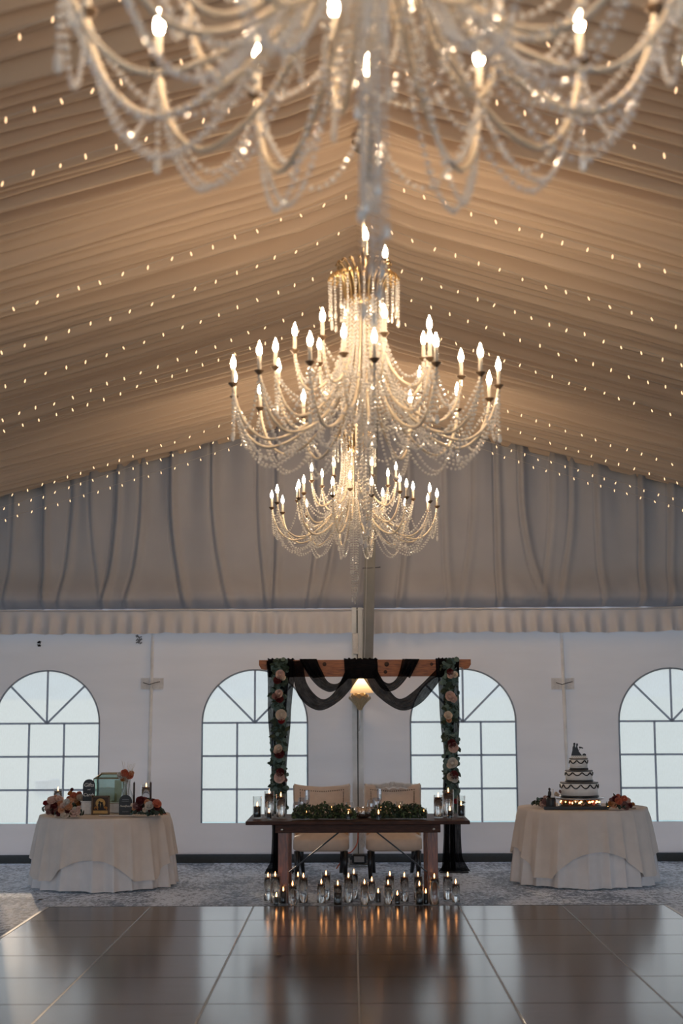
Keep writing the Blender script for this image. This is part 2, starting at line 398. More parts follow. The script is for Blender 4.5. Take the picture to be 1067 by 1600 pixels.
VB = MB().box((0, 0, 0), (BAR, .008, 3 * rowh)).mesh('muntin', 'muntin_grey')
FB = MB().box((0, 0, WR / 2), (BAR, .008, WR)).mesh('muntin', 'muntin_grey')
arc = [(-WR, 0, WB)] + [(WR * cos(a), 0, WS + WR * sin(a)) for a in [pi - pi * i / 32 for i in range(33)]] + [(WR, 0, WB)]
RIM = MB().tube(arc + [], .010, 6).mesh('rim', 'muntin_grey')
def window(i, loc, rz, full=True):
    o = bpy.data.objects.new('window_%d' % i, None); COL.objects.link(o); o.location = loc; o.rotation_euler = (0, 0, rz); o['kind'] = 'structure'
    link('rim', RIM, o)
    if not full: return                  # rim only; side panes left out to let blue skylight in
    for r in range(3):
        for c in range(3): link('pane', PANE, o, ((c - 1) * colw, 0, WB + rowh * (r + .5)))
        link('muntin', HB, o, (0, -.006, WB + rowh * (r + 1)))
    for f in fanm: link('pane', f, o, (0, 0, WS))
    for c in (-.5, .5): link('muntin', VB, o, (c * colw, -.006, (WB + WS) / 2))
    for a in (-pi / 4, 0, pi / 4): link('muntin', FB, o, (0, -.006, WS), rot=(0, a, 0))
wi = 1
for x in WIN_X:
    if abs(x) < 8.4: window(wi, (x, YW, 0), 0); wi += 1
SIDEPANE = []
for y in sidec:
    for sgn in (-1, 1): window(wi, (sgn * XE, y, 0), pi / 2, False); wi += 1

# ceiling liner: pleated cloth, folds running from ridge to eave
pl = []; y = YF
while y < YW + .3:
    wd = random.uniform(.10, .17); pl.append((y, wd, random.uniform(.55, 1.0), random.random() * 50)); y += wd
def pleat(yy, x):
    # position inside an irregular pleat; folds drift a little with x and flatten towards the eave
    ax = abs(x - XC)
    q = yy + .05 * (vnoise(ax * .55 + yy * .4, 11) - .5) * min(1, ax)
    lo, hi = 0, len(pl) - 1
    while lo < hi:
        md = (lo + hi + 1) // 2
        if pl[md][0] <= q: lo = md
        else: hi = md - 1
    y0, wd, amp, sk = pl[lo]; t = max(0, min(1, (q - y0) / wd)) ** (.55 + 1.25 * h01(sk, 2))
    s_ = .5 - .5 * cos(2 * pi * t); s_ = s_ ** 1.25
    k = amp * (.45 + .75 * vnoise(ax * .45 + sk, 3)) * (1 - .35 * min(1, ax / 4))
    fine = .006 * sin(2 * pi * (q * 23 + 1.5 * vnoise(q * 3, 4))) * vnoise(q * 2.2 + ax * .2, 9)
    broad = .03 * (vnoise(q * 1.6 + ax * .12, 15) - .5) * min(1, ax)
    return -(.16 * k * s_ + fine) + broad
def slope_sheet(sgn):
    xs = [0, .03, .1, .2, .4, .7, 1.0, 1.4, 1.8, 2.3, 2.8, 3.4, 4.0, 5, 6, 7.5, 9.05]
    ys = []; y = YF
    while y < YW + .02: ys.append(y); y += (.06 if y < 4.5 else .0095)
    vs = []; fs = []
    for x in xs:
        X = XC + sgn * x
        for yy in ys:
            vs.append((X, yy, roofz(X, yy) + pleat(yy, X) * min(1, .55 + x * 1.2) + .05))
    n = len(ys)
    for i in range(len(xs) - 1):
        for j in range(n - 1):
            f = (i * n + j, (i + 1) * n + j, (i + 1) * n + j + 1, i * n + j + 1); fs.append(f if sgn > 0 else f[::-1])
    return MB().add(vs, fs, True)
ceil = bpy.data.objects.new('ceiling', None); COL.objects.link(ceil); ceil['kind'] = 'structure'
slope_sheet(-1).build('liner_slope', 'liner', ceil); slope_sheet(1).build('liner_slope', 'liner', ceil)

# gable curtain above the tie line
ZT = 2.86
creases = []
x = -9
while x < 9.2: creases.append((x, random.uniform(.3, 1), random.uniform(-.12, .12))); x += random.uniform(.20, .55)
def gable(u, v):
    x = -9 + 18 * u; top = roofz(x, YW) + .03; z = ZT + (top - ZT) * v
    h = (z - ZT)
    yy = 0
    for cx, am, lean in creases:
        c = cx + lean * (1 - min(1, h / 1.4)) ** 2 * 2.2
        d = x - c
        if -.5 < d < .5: yy += am * (.045 * math.exp(-(d / .016) ** 2) - .06 * math.exp(-((d - .05) / .045) ** 2))
    yy += .035 * sin(x * 14 + 3 * vnoise(x * 1.3, 2)) * min(1, v * 1.3) ** 2 + .05 * (vnoise(x * 2.1 + h * .35, 5) - .5)
    yy += .07 * (vnoise(x * 8 + h * 3, 8) - .5) * max(0, 1 - h / .40)
    belly = -.16 * math.exp(-((h - .12) / .22) ** 2) * (h > 0) * min(1, h / .06)
    return (x, YW - .10 + yy + belly, z)
tag(MB().grid(gable, 1500, 26).build('gable_curtain', 'gable_cloth'), 'gathered grey fabric curtain filling the gable above the window wall', 'curtain')
def val(u, v):
    x = -9 + 18 * u; z = ZT + .012 - .26 * v + (.02 * (vnoise(x * 1.5, 3) - .5)) - .035 * (1 - ((x) / 5.5) ** 2) * (abs(x) < 5.5)
    z += -.012 * abs(sin(x * 6)) * v
    return (x, YW - .14 - v * (.03 + .085 * sin(x * 2 * pi / .19 + 2.2 * vnoise(x * 1.7, 6)) * (.4 + .6 * vnoise(x * 2.1, 7))) , z)
va = thing('valance', 'pale pleated fabric valance below the gable curtain', 'valance', (0, YW - .14, 2.6))
def shift(o):
    for v in o.data.vertices: v.co -= o.parent.location
    return o
shift(MB().grid(val, 1100, 6).build('ruffle', 'valance_cloth', va))
shift(MB().tube([(-9 + .3 * i, YW - .15, val((.3 * i) / 18, 0)[2]) for i in range(61)], .012, 6).build('cord', 'valance_cloth', va))

# outside
def ground_z(x, y): return -.08 + 3.0 * max(0, min(1, (y - 60) / 90)) ** 1.5
g = MB().grid(lambda u, v: ((u - .5) * 240, YW + .4 + 210 * v * v, ground_z(0, YW + .4 + 210 * v * v)), 20, 40)
g.build('lawn', 'grass', kind='structure')
MB().add([(-140, -100, -.09), (140, -100, -.09), (140, YW + .4, -.09), (-140, YW + .4, -.09)], [(0, 1, 2, 3)]).build('ground', 'grass', kind='structure')
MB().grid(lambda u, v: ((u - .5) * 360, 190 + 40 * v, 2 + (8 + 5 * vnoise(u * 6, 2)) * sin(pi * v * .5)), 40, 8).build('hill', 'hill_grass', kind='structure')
for px0, px1, pyt, lab in ((57, 74, 1220, 'pale blue-grey garden box on the lawn outside, squarer one'), (78, 92, 1217, 'pale blue-grey garden box on the lawn outside with rounded lid')):
    b = on((px0 + px1) / 2, 1240, -.08); s = b.y / F
    t = thing('garden_box', lab, 'box', b)
    wd = (px1 - px0) * s; ht = (1240 - pyt) * s
    MB().box((0, 0, ht * .42), (wd, wd, ht * .84), bevel=.01).build('body', 'box_blue', t)
    (MB().box((0, 0, ht * .92), (wd * 1.08, wd * 1.08, ht * .16), bevel=.01) if 'square' in lab else MB().lathe([(wd * .54, ht * .84), (wd * .5, ht * .95), (wd * .25, ht), (0.001, ht)], 14)).build('lid', 'box_blue', t)

# tent poles on the back wall
for (x0, y0, x1, y1, lab) in ((240, 940, 229, 1350, 'thin white tent pole on the wall behind the card table'), (875, 940, 892, 1350, 'thin white tent pole on the wall behind the cake table')):
    b = at(x1, y1, YW - .12); b.z = 0; tp = at(x0, y0, YW - .036); tp = b + (tp - b) * (2.80 / tp.z)
    t = thing('tent_pole', lab, 'pole', b)
    d = tp - b
    MB().tube([Vector((0, 0, 0)), d], .020, 12).build('tube', 'pole_metal', t)
    MB().lathe([(.05, 0), (.05, .012), (.024, .02), (.024, .06)], 14).build('foot', 'pole_metal', t)
    c = at(x0 + (x1 - x0) * .31, 1068, YW - .09) - b
    MB().tube([c + Vector((-.09, -.03, .01)), c + Vector((-.02, -.035, -.012)), c + Vector((.03, -.035, .004)), c + Vector((.10, -.02, .02))], .005, 6).build('tie', 'patch_mark', t)
    MB().box(c + Vector((0, .068, 0)), (.26, .004, .13)).build('patch', 'wall_patch', t)
# worn marks on the wall
for px, py in ((61, 1003), (217, 1000)):
    c = at(px, py, YW - .02); mm = MB()
    for k in range(9 if px > 100 else 6): mm.box(((k % 3 - 1) * (.022 if px > 100 else .008), 0, (k // 3 - 1) * .035 + random.uniform(-.01, .01)), (random.uniform(.026, .034), .003, random.uniform(.010, .030)), M=Matrix.Rotation(random.uniform(-1, 1), 3, 'Y'))
    tag(mm.build('wall_stain', 'stain', loc=c), 'dark scuffed stain on the pale wall, ' + ('beside the tent pole' if px > 100 else 'smaller one above an arched window'), 'stain')

# centre upright and gable mast
b = at(560, 1345, YW - .16); b.z = 0
t = thing('tent_upright', 'white aluminium upright post at the middle of the back wall', 'post', b)
MB().box((-.035, 0, 1.43), (.055, .07, 2.86)).build('profile', 'aluminium', t)
MB().box((.035, 0, 1.43), (.055, .07, 2.86)).build('profile', 'aluminium', t)
MB().box((0, .02, 1.43), (.02, .04, 2.86)).build('keder_channel', 'mast_steel', t)
MB().box((-.02, -.045, 2.45), (.07, .02, .24), bevel=.008).build('bracket', 'wall_patch', t)
MB().box((0, 0, .02), (.22, .18, .04), bevel=.006).build('base_plate', 'mast_steel', t)
a1 = at(574, 1047, YW - .45); a0 = at(583, 640, YW - .45); a0 = a1 + (a0 - a1) * ((4.98 - a1.z) / (a0.z - a1.z))
t = thing('gable_mast', 'leaning grey steel mast rising to the roof ridge behind the chandeliers', 'post', a1)
d = a0 - a1; L = d.length; Mz = d.normalized().to_track_quat('Z', 'Y').to_matrix()
MB().box(d / 2, (.15, .12, L), M=Mz).build('tube', 'mast_steel', t)
MB().box(d / 2 + Vector((-.035, -.063, 0)), (.075, .006, L), M=Mz).build('face_strip', 'mast_face', t)
MB().tube([d * .40 + Vector((-.08, -.07, 0)), d * .40 + Vector((.0, -.075, .0)), d * .40 + Vector((.12, -.06, .012))], .006, 6).build('strap', 'patch_mark', t)
MB().box((0, .0, -.02), (.2, .17, .06), bevel=.01).build('bracket', 'mast_steel', t)

# ------------------------------------------------------------------ dance floor
PW, PD, NY = .8885, .838, 12
DX0, DY1, DZ = at(75, 1422, 12.80).x, 12.82, .022
DFX = -2.626
df = thing('dance_floor', 'dark brown glossy wooden dance floor of square panels', 'dance floor', (DFX, DY1, 0))
PM = MB().box((0, 0, DZ / 2), (PW - .010, PD - .006, DZ), bevel=.003).mesh('panel', 'floor_panel')
for i in range(6):
    for j in range(NY): link('panel', PM, df, (PW * (i + .5), -PD * (j + .5), 0))
for i in range(1, 6): MB().box((PW * i, -PD * NY / 2, DZ / 2 - .0005), (.010, PD * NY, DZ)).build('joint_strip', 'joint_metal', df)
for x in (-.03, PW * 6 + .03): MB().prism([(x - .03, .001), (x + .03, .001), (x + (.03 if x < 0 else -.03), DZ), (x + (.01 if x < 0 else -.01), DZ)] if x < 0 else [(x - .03, .001), (x + .03, .001), (x - .01, DZ), (x - .03, DZ)], -PD * NY, .0).build('edge_ramp', 'aluminium', df)
MB().box((PW * 3, .012, DZ / 2), (PW * 6 + .06, .022, DZ)).build('edge_strip', 'dark_edge_gap_shade', df)

# ------------------------------------------------------------------ chandeliers
_ph = (1 + sqrt(5)) / 2
ICV = [Vector(v).normalized() for v in ((-1, _ph, 0), (1, _ph, 0), (-1, -_ph, 0), (1, -_ph, 0), (0, -1, _ph), (0, 1, _ph), (0, -1, -_ph), (0, 1, -_ph), (_ph, 0, -1), (_ph, 0, 1), (-_ph, 0, -1), (-_ph, 0, 1))]
ICF = [(0, 11, 5), (0, 5, 1), (0, 1, 7), (0, 7, 10), (0, 10, 11), (1, 5, 9), (5, 11, 4), (11, 10, 2), (10, 7, 6), (7, 1, 8), (3, 9, 4), (3, 4, 2), (3, 2, 6), (3, 6, 8), (3, 8, 9), (4, 9, 5), (2, 4, 11), (6, 2, 10), (8, 6, 7), (9, 8, 1)]
def strand(pts, name, parent, r=.0095, step=.0265, drop=0, var=0):
    m = MB(); P = resample([Vector(p) for p in pts], step)
    for i, p in enumerate(P):
        rr = r * (1.25 if i % 7 == 3 else 1); m.add([p + v * rr for v in ICV], ICF)
    if drop: m.add([p + Vector((0, 0, -drop)) + Vector((v.x, v.y, v.z * 2.2)) * r * 1.5 for v in ICV for p in (P[-1],)], ICF)
    return m.build(name, 'crystal', parent)
def pol(r, a, z): return Vector((r * sin(a), -r * cos(a), z))
def hang(a, b, sag, n=14):
    return [a + (b - a) * (i / n) + Vector((0, 0, -4 * sag * (i / n) * (1 - i / n))) for i in range(n + 1)]
UZ = [(0, .55), (.015, .32), (.06, .12), (.16, -.05), (.32, -.19), (.52, -.285), (.72, -.315), (.88, -.24), (.97, -.11), (1, 0)]
def make_chandelier():
    t = thing('chandelier', '', 'chandelier', (0, 0, 0), 'crystal bead chandeliers under the tent ridge')
    sleeve = MB().lathe([(.0115, 0), (.0115, .088), (.009, .092)], 10).mesh('candle_sleeve', 'candle_sleeve')
    cup = MB().lathe([(.004, -.028), (.010, -.016), (.028, .004), (.030, .008), (.015, .008)], 12).mesh('drip_cup', 'drip_cup')
    bulb = MB().lathe([(.007, 0), (.0135, .014), (.016, .028), (.0135, .046), (.007, .064), (.002, .080), (.0005, .085)], 10).mesh('bulb', 'bulb_light')
    rings = [(14, .806, 0.0, 3.3, -.315), (7, .585, .09, -12.0, -.27), (7, .42, .25, 15.6, -.24)]
    for N, R, zc, off, dl in rings:
        low = zc + dl
        def prof(u, z, descending): return (.10 + (R - .10) * u, .55 - (.55 - z) / .865 * (.55 - low) if descending else low + (z + .315) / .315 * (zc - low))
        P = [prof(u, z, u <= .72) for u, z in UZ]
        for k in range(N):
            a = radians(off + 360 * k / N)
            pts = cat_rom([pol(r, a, z) for r, z in P], 5)
            arm = MB().tube(pts, .0095, 8).build('arm', 'cream_arm', t)
            tip = pol(R, a, zc)
            link('drip_cup', cup, arm, tip); link('candle_sleeve', sleeve, arm, tip + Vector((0, 0, .006))); link('bulb', bulb, arm, tip + Vector((0, 0, .096)))
            big = N == 14
            # strand that follows the arm and sags below it
            sp = []
            a2 = a + radians(360 / N * .22)
            for u, z in UZ:
                r_, z_ = prof(u, z, u <= .72)
                if u < .3: sp.append(pol(r_ + .018, a2 * (1 - u) + a * u, z_))
                else: sp.append(pol(r_, a2 * (1 - u) + a * u, z_ - .02 - (.11 if big else .07) * sin(pi * min(1, (u - .3) / .7))))
            strand(cat_rom(sp, 5), 'bead_strand', t)
            if big: strand(cat_rom([pol(sqrt(q.x * q.x + q.y * q.y), 2 * a - math.atan2(q.x, -q.y), q.z + .02) for q in sp], 5), 'bead_strand', t)
            # deep loop from the flaring column to the arm tip
            s0 = pol(*(lambda q: (q[0], a - radians(360 / N * .3), q[1]))(prof(.10, .04, True)))
            if k % 2 == 0: strand(hang(s0, tip + Vector((0, 0, -.02)), .33 if big else .22, 18), 'bead_strand', t)
            # loop to the next tip
            nx = pol(R, a + 2 * pi / N, zc - .02)
            strand(hang(tip + Vector((0, 0, -.02)), nx, .27 if big else .20, 18), 'bead_swag', t)
            if big and k % 2: strand([tip + Vector((0, 0, -.03)), tip + Vector((0, 0, -.30 if big else -.20))], 'bead_drop', t, drop=.02)
    # straight strands of the centre column, hanging far below
    for k in range(13):
        a = 2.39996 * k; r0 = .105; r1 = .008 + .040 * sqrt((k + .5) / 13); zb = -.98 + .70 * ((k + .5) / 13) + random.uniform(-.06, .06)
        strand(cat_rom([pol(r0 if k % 2 else r1 + .02, a, .53), pol((r0 + r1) / 2 if k % 2 else r1 + .01, a, .25), pol(r1, a, -.1), pol(r1, a, zb)], 6), 'bead_strand', t, r=.0072, step=.024, drop=.02)
    for k in range(20):
        a = 2 * pi * k / 20
        strand(cat_rom([pol(.122, a, .53), pol(.128, a, .36), pol(.15, a, .2), pol(.19, a, .04), pol(.235, a, -.08), pol(.20 + .03 * (k % 2), a + .1, -.24)], 5), 'bead_strand', t)
    # crown
    MB().lathe([(.06, .50), (.115, .52), (.118, .57), (.10, .59), (.04, .60)], 24).build('crown_band', 'gold', t)
    for k in range(26):
        a = 2 * pi * k / 26
        MB().tube(cat_rom([pol(.112, a, .55), pol(.118, a, .62), pol(.140, a, .685), pol(.178, a, .722), pol(.207, a, .705), pol(.213, a, .682)], 4), [.0085] * 16 + [.009, .010, .010, .008, .005], 6).build('frond', 'gold', t)
        strand([pol(.213, a, .675), pol(.208, a, .46 + .05 * sin(k * 1.7))], 'crown_fringe', t, r=.0075, step=.018, drop=.018)
    for k in range(18):
        a = 2 * pi * (k + .5) / 18
        MB().tube(cat_rom([pol(.09, a, .60), pol(.10, a, .70), pol(.125, a, .77), pol(.155, a, .80), pol(.170, a, .785)], 4), .008, 6).build('leaf_scroll', 'dark_gold', t)
    MB().lathe([(.10, .60), (.05, .64), (.028, .70), (.02, .82), (.014, .9)], 16).build('crown_cone', 'dark_gold', t)
    top = RIDGE - 3.66 + .02
    MB().tube([(0, 0, .9), (0, 0, top)], .012, 8).build('hanging_rod', 'cream_arm', t)
    MB().lathe([(.02, top - .08), (.06, top - .05), (.07, top)], 16).build('canopy', 'dark_gold', t)
    for a, rr_, z in ((.5, .03, .85), (1.35, .135, .735)):
        b_ = pol(rr_, a, z); o = link('candle_sleeve', sleeve, t, b_); link('bulb', bulb, o, (0, 0, .09))
    return t
ch = make_chandelier()
def place(o, px, Y, rz, lab, z=3.66): o.location = (at(px, 700, Y).x, Y, z); o.rotation_euler = (0, 0, radians(rz)); o['label'] = lab
c2 = copy_tree(ch); c3 = copy_tree(ch)
place(ch, 570, 8.5, 0, 'tiered crystal bead chandelier with lit candle bulbs, middle one under the ridge', 3.60)
place(c2, 553, 13.9, 8, 'tiered crystal bead chandelier with lit candle bulbs, closest to the gable curtain')
place(c3, 586, 3.58, -3.3, 'tiered crystal bead chandelier with lit candle bulbs, farthest from the gable curtain', 3.615)

# ------------------------------------------------------------------ fairy light strings
FB_M = MB().lathe([(.0025, .014), (.005, .006), (.0062, -.004), (.0045, -.012), (.0005, -.018)], 8).mesh('bulb', 'fairy_light')
ORD = ['first', 'second', 'third', 'fourth', 'fifth', 'sixth', 'seventh', 'eighth', 'ninth', 'tenth', 'eleventh', 'twelfth']
SYL = [15.9, 15.35, 14.75, 12.2, 11.7, 10.85, 10.0, 9.25, 7.35, 6.65, 5.9]
SYR = [16.1, 15.65, 14.7, 13.95, 12.15, 11.3, 10.62, 9.8, 8.9, 7.25, 6.5]
for sgn, side, SY in ((-1, 'card table', SYL), (1, 'cake table', SYR)):
    for i, Y in enumerate(SY):
        Yj = Y; x0 = XC + sgn * .02
        t = thing('string_lights', 'warm fairy light string above the %s, %s from the gable curtain' % (side, ORD[i]), 'string lights', (x0, Yj, RIDGE - .06), 'fairy light strings under the ceiling liner')
        L = 8.6; sgw = random.uniform(-.006, .006)
        def zz(x): return -(.385 + sgw) * x + .0125 * x * x
        pts = [Vector((sgn * x, (.05 * sin(x * 1.3 + i)), zz(x))) for x in [L * k / 40 for k in range(41)]]
        MB().tube(pts, .0022, 4).build('wire', 'wire_clear', t)
        x = random.uniform(.05, .3)
        while x < (4.6 if Y > 12 else 3.6):
            p = Vector((sgn * x, .05 * sin(x * 1.3 + i) + random.uniform(-.015, .015), zz(x) - random.uniform(.012, .03)))
            link('bulb', FB_M, t, p, rot=(random.uniform(-.5, .5), random.uniform(-.5, .5), 0)); x += random.uniform(.125, .165)

# ------------------------------------------------------------------ flower helpers
def rose_mesh(material, R=1.0, seed=0):
    m = MB(); rnd = random.Random(seed)
    m.lathe([(.10, -.32), (.40, -.10), (.30, .25), (.02, .38)], 8)
    for lay, (n, r0, r1, h, flare) in enumerate(((5, .20, .92, .62, .16), (5, .18, .72, .80, .06), (4, .14, .50, .90, 0), (3, .08, .27, .94, -.05))):
        for k in range(n):
            a = 2 * pi * (k + lay * .45) / n + rnd.uniform(-.12, .12); wd = 2 * pi / n * .66
            def fn(u, v, a=a, wd=wd):
                e = (2 * u - 1) ** 2
                aa = a + (u - .5) * wd * 2 * (.6 + .4 * v); rr = r0 + (r1 - r0) * sin(min(1, v * 1.25) * pi / 2) + flare * max(0, v - .6) * 2 - .05 * e
                return Vector((rr * cos(aa), rr * sin(aa), -.32 + h * v - .20 * v * e)) * R
            m.grid(fn, 4, 4)
    return m.mesh('rose', material)
ROSE = {c: rose_mesh(c, 1.0, i) for i, c in enumerate(('blush', 'cream_rose', 'peach', 'burgundy', 'coral', 'white_rose', 'orange_rose', 'dusty', 'red_rose'))}
def rose(parent, c, loc, r, face=(0, -1, .2)):
    q = Vector(face).normalized().to_track_quat('Z', 'Y').to_euler()
    return link('rose', ROSE[c], parent, loc, rot=q, scale=r)
def leaf_cloud(pts_normals, size, rnd, shape='oval'):
    m = MB()
    for p, nrm in pts_normals:
        s = size * rnd.uniform(.7, 1.25)
        q = (Vector(nrm) + Vector((rnd.uniform(-.7, .7), rnd.uniform(-.7, .7), rnd.uniform(-.7, .7)))).normalized().to_track_quat('Z', 'Y').to_matrix() @ Matrix.Rotation(rnd.uniform(0, 6.28), 3, 'Z')
        if shape == 'round': o = [(cos(a) * .5, sin(a) * .5, 0.06 * cos(2 * a)) for a in [2 * pi * k / 8 for k in range(8)]]
        else: o = [(0, -.6, 0), (.22, -.25, .05), (.26, .1, .06), (0, .62, -.04), (-.26, .1, .06), (-.22, -.25, .05)]
        m.add([p + q @ (Vector(v) * s) for v in o], [tuple(range(len(o)))])
    return m

# ------------------------------------------------------------------ wooden arch, black drape, garlands
YA = 15.68
def AP(px, py, dy=0): return at(px, py, YA + dy)
base = AP(570, 1362); base.z = 0
arch = thing('wedding_arch', 'wooden wedding arch with shaped cedar crossbeam behind the sweetheart table', 'arch', base)
bl, br_ = AP(405, 1031), AP(735, 1031); zt = (bl.z + br_.z) / 2; hh = 25 * YA / F * 1.02
def ogee(x0, s): return [(x0, zt), (x0 + s * -.0, zt - .055), (x0 + s * .025, zt - .095), (x0 + s * .07, zt - .105), (x0 + s * .10, zt - .085), (x0 + s * .16, zt - .088), (x0 + s * .19, zt - .10), (x0 + s * .205, zt - hh)]
out = ogee(bl.x, 1) + ogee(br_.x, -1)[::-1]
out = [(x - base.x, z) for x, z in out]
MB().prism(out, -.045, .0).build('beam', 'cedar', arch); MB().prism(out, .10, .145).build('beam', 'cedar', arch)
for px in (446, 602, 625, 508): pass
for px, py, r in ((507, 1038, .022), (604, 1038, .026), (602, 1050, .02), (674, 1038, .018)):
    c = AP(px, py) - base; MB().lathe([(r, 0), (r * .5, .002), (.001, .002)], 12, c=(c.x, -.0455, c.z), M=Matrix.Rotation(pi / 2, 3, 'X')).build('knot', 'cedar_knot', arch)
LX, RX = AP(437, 1200).x, AP(706, 1200).x
for X in (LX, RX): MB().box((X - base.x, .05, (zt - .02) / 2), (.05, .08, zt - .02)).build('post', 'black_post', arch)
for X in (LX, RX): MB().box((X - base.x, .05, .006), (.3, .4, .012)).build('foot', 'black_post', arch)

dr = thing('arch_drape', 'sheer black fabric draped in swags over the wooden arch', 'drape', base)
def interp(keys, v):
    for (v0, x0), (v1, x1) in zip(keys, keys[1:]):
        if v <= v1: t_ = (v - v0) / (v1 - v0); return x0 + (x1 - x0) * t_
    return keys[-1][1]
def drop(left, right, dense, ph, ybot=1362, dy=-.08):
    """pleated drop from the beam to the floor; left/right edges as (py, px) keys"""
    def fn(u, v):
        py = 1033 + (ybot - 1033) * v
        px = interp(left, py) + (interp(right, py) - interp(left, py)) * u
        p = AP(px, py) - base
        n = 7
        yy = dy + .028 * sin(u * 2 * pi * n / 2 + ph + .8 * sin(v * 5)) + .012 * sin(u * 2 * pi * n + 3 * v)
        return Vector((p.x + .006 * sin(v * 17 + u * 9), yy, max(.006, p.z)))
    return MB().grid(fn, 40, 50).build('drop_panel', 'black_sheer_dense' if dense else 'black_sheer', dr)
drop([(1033, 417), (1100, 419), (1200, 424), (1300, 425), (1345, 424), (1364, 414)], [(1033, 428), (1070, 430), (1150, 431), (1364, 438)], False, 0)
drop([(1033, 441), (1364, 438)], [(1033, 459), (1064, 461), (1110, 455), (1200, 449), (1290, 448), (1345, 450), (1364, 462)], False, 1.3)
drop([(1033, 418), (1070, 428), (1364, 426)], [(1033, 460), (1064, 452), (1110, 447), (1290, 446), (1364, 450)], True, 2.0, dy=-.03)
drop([(1033, 684), (1064, 683), (1110, 687), (1170, 692), (1280, 692), (1364, 690)], [(1033, 700), (1364, 702)], False, .4)
drop([(1033, 690), (1150, 695), (1280, 694), (1350, 693), (1364, 684)], [(1033, 716), (1100, 717), (1200, 714), (1280, 719), (1340, 722), (1364, 735)], True, 1.0, dy=-.05)
# wraps over the beam
def wrap(px0, px1, seed, bottom=1058):
    x0, x1 = AP(px0, 1040).x - base.x, AP(px1, 1040).x - base.x
    zb = AP(px0, bottom).z
    path = [(-.062, zb - zt), (-.064, -.03), (-.05, .012), (.05, .018), (.15, .012), (.165, -.03), (.16, zb - zt)]
    def fn(u, v):
        k = v * (len(path) - 1); i = min(int(k), len(path) - 2); f_ = k - i
        y_ = path[i][0] + (path[i + 1][0] - path[i][0]) * f_; z_ = path[i][1] + (path[i + 1][1] - path[i][1]) * f_
        rp = .006 * sin(u * 40 + seed) + .004 * sin(u * 71 + seed * 2)
        return Vector((x0 + (x1 - x0) * u + .006 * sin(v * 9 + seed), y_ + (-rp if v < .3 else 0), zt + z_ + (rp if .2 < v < .8 else 0)))
    return MB().grid(fn, 36, 18).build('beam_wrap', 'black_sheer_dense', dr)
wrap(419, 459, 1); wrap(538, 590, 2, 1060); wrap(681, 717, 3)
# swags: upper and lower edge curves in pixels
def swag(upper, lower, folds, ph, dy, dense=False):
    U = cat_rom([Vector((x, 0, y)) for x, y in upper], 10); Lo = cat_rom([Vector((x, 0, y)) for x, y in lower], 10)
    def ev(C, u): k = u * (len(C) - 1); i = min(int(k), len(C) - 2); return C[i].lerp(C[i + 1], k - i)
    def fn(u, v):
        a = ev(U, u).lerp(ev(Lo, u), v); p = AP(a.x, a.z) - base
        e = sin(pi * u)
        return Vector((p.x, dy - (.02 + .05 * e) * (1 - v) * 1 + .02 * sin(v * folds * 2 * pi + ph + u * 2.0) * (.4 + .6 * e) - .06 * e * sin(pi * v), p.z))
    return MB().grid(fn, 40, 44).build('swag', 'black_sheer_dense' if dense else 'black_swag', dr)
swag([(474, 1032), (480, 1068), (502, 1092), (522, 1082), (541, 1046)], [(455, 1034), (466, 1086), (497, 1110), (532, 1094), (562, 1058)], 5, 0, -.07)
swag([(495, 1030), (506, 1056), (517, 1068), (531, 1066), (541, 1046)], [(468, 1030), (487, 1062), (505, 1078), (522, 1080), (545, 1060)], 4, 1, -.10)
swag([(495, 1030), (500, 1042), (505, 1052), (508, 1058)], [(468, 1030), (476, 1044), (483, 1053), (489, 1060)], 3, .5, -.075, True)
swag([(588, 1046), (606, 1076), (624, 1092), (648, 1078), (681, 1046)], [(566, 1058), (590, 1088), (626, 1110), (658, 1098), (688, 1062)], 5, 2, -.07)
swag([(588, 1044), (596, 1062), (608, 1068), (620, 1058), (628, 1030)], [(582, 1056), (596, 1076), (612, 1080), (630, 1066), (654, 1030)], 4, 3, -.10)
swag([(624, 1052), (627, 1044), (630, 1037), (633, 1030)], [(640, 1060), (645, 1050), (650, 1040), (655, 1030)], 3, 1.5, -.075, True)

def garland(keys, roses, lab, seed):
    rnd = random.Random(seed); b = AP(keys[-1][0], keys[-1][1]); t = thing('floral_garland', lab, 'garland', b)
    path = cat_rom([AP(x, y, -.13) - b for x, y in keys], 8)
    MB().tube(path, .008, 6).build('stem', 'stem_green', t)
    for mt, cnt, shape, sz in (('sage_leaf', 330, 'round', .052), ('dark_leaf', 150, 'oval', .075)):
        pn = []
        for _ in range(cnt):
            p = path[rnd.randrange(len(path))]; a = rnd.uniform(0, 2 * pi); r = rnd.uniform(.01, .085) * (1 if mt == 'sage_leaf' else 1.15)
            pn.append((p + Vector((r * cos(a) * 1.0, -abs(sin(a)) * r * .8, rnd.uniform(-.05, .05))), (cos(a) * .6, -1, rnd.uniform(-.4, .6))))
        leaf_cloud(pn, sz, rnd, shape).build('foliage', mt, t, kind='stuff')
    for px, py, c, r in roses:
        rose(t, c, AP(px, py, -.25) - b, r * YA / F * 1.3, (rnd.uniform(-.3, .3), -1, rnd.uniform(0, .4)))
    return t
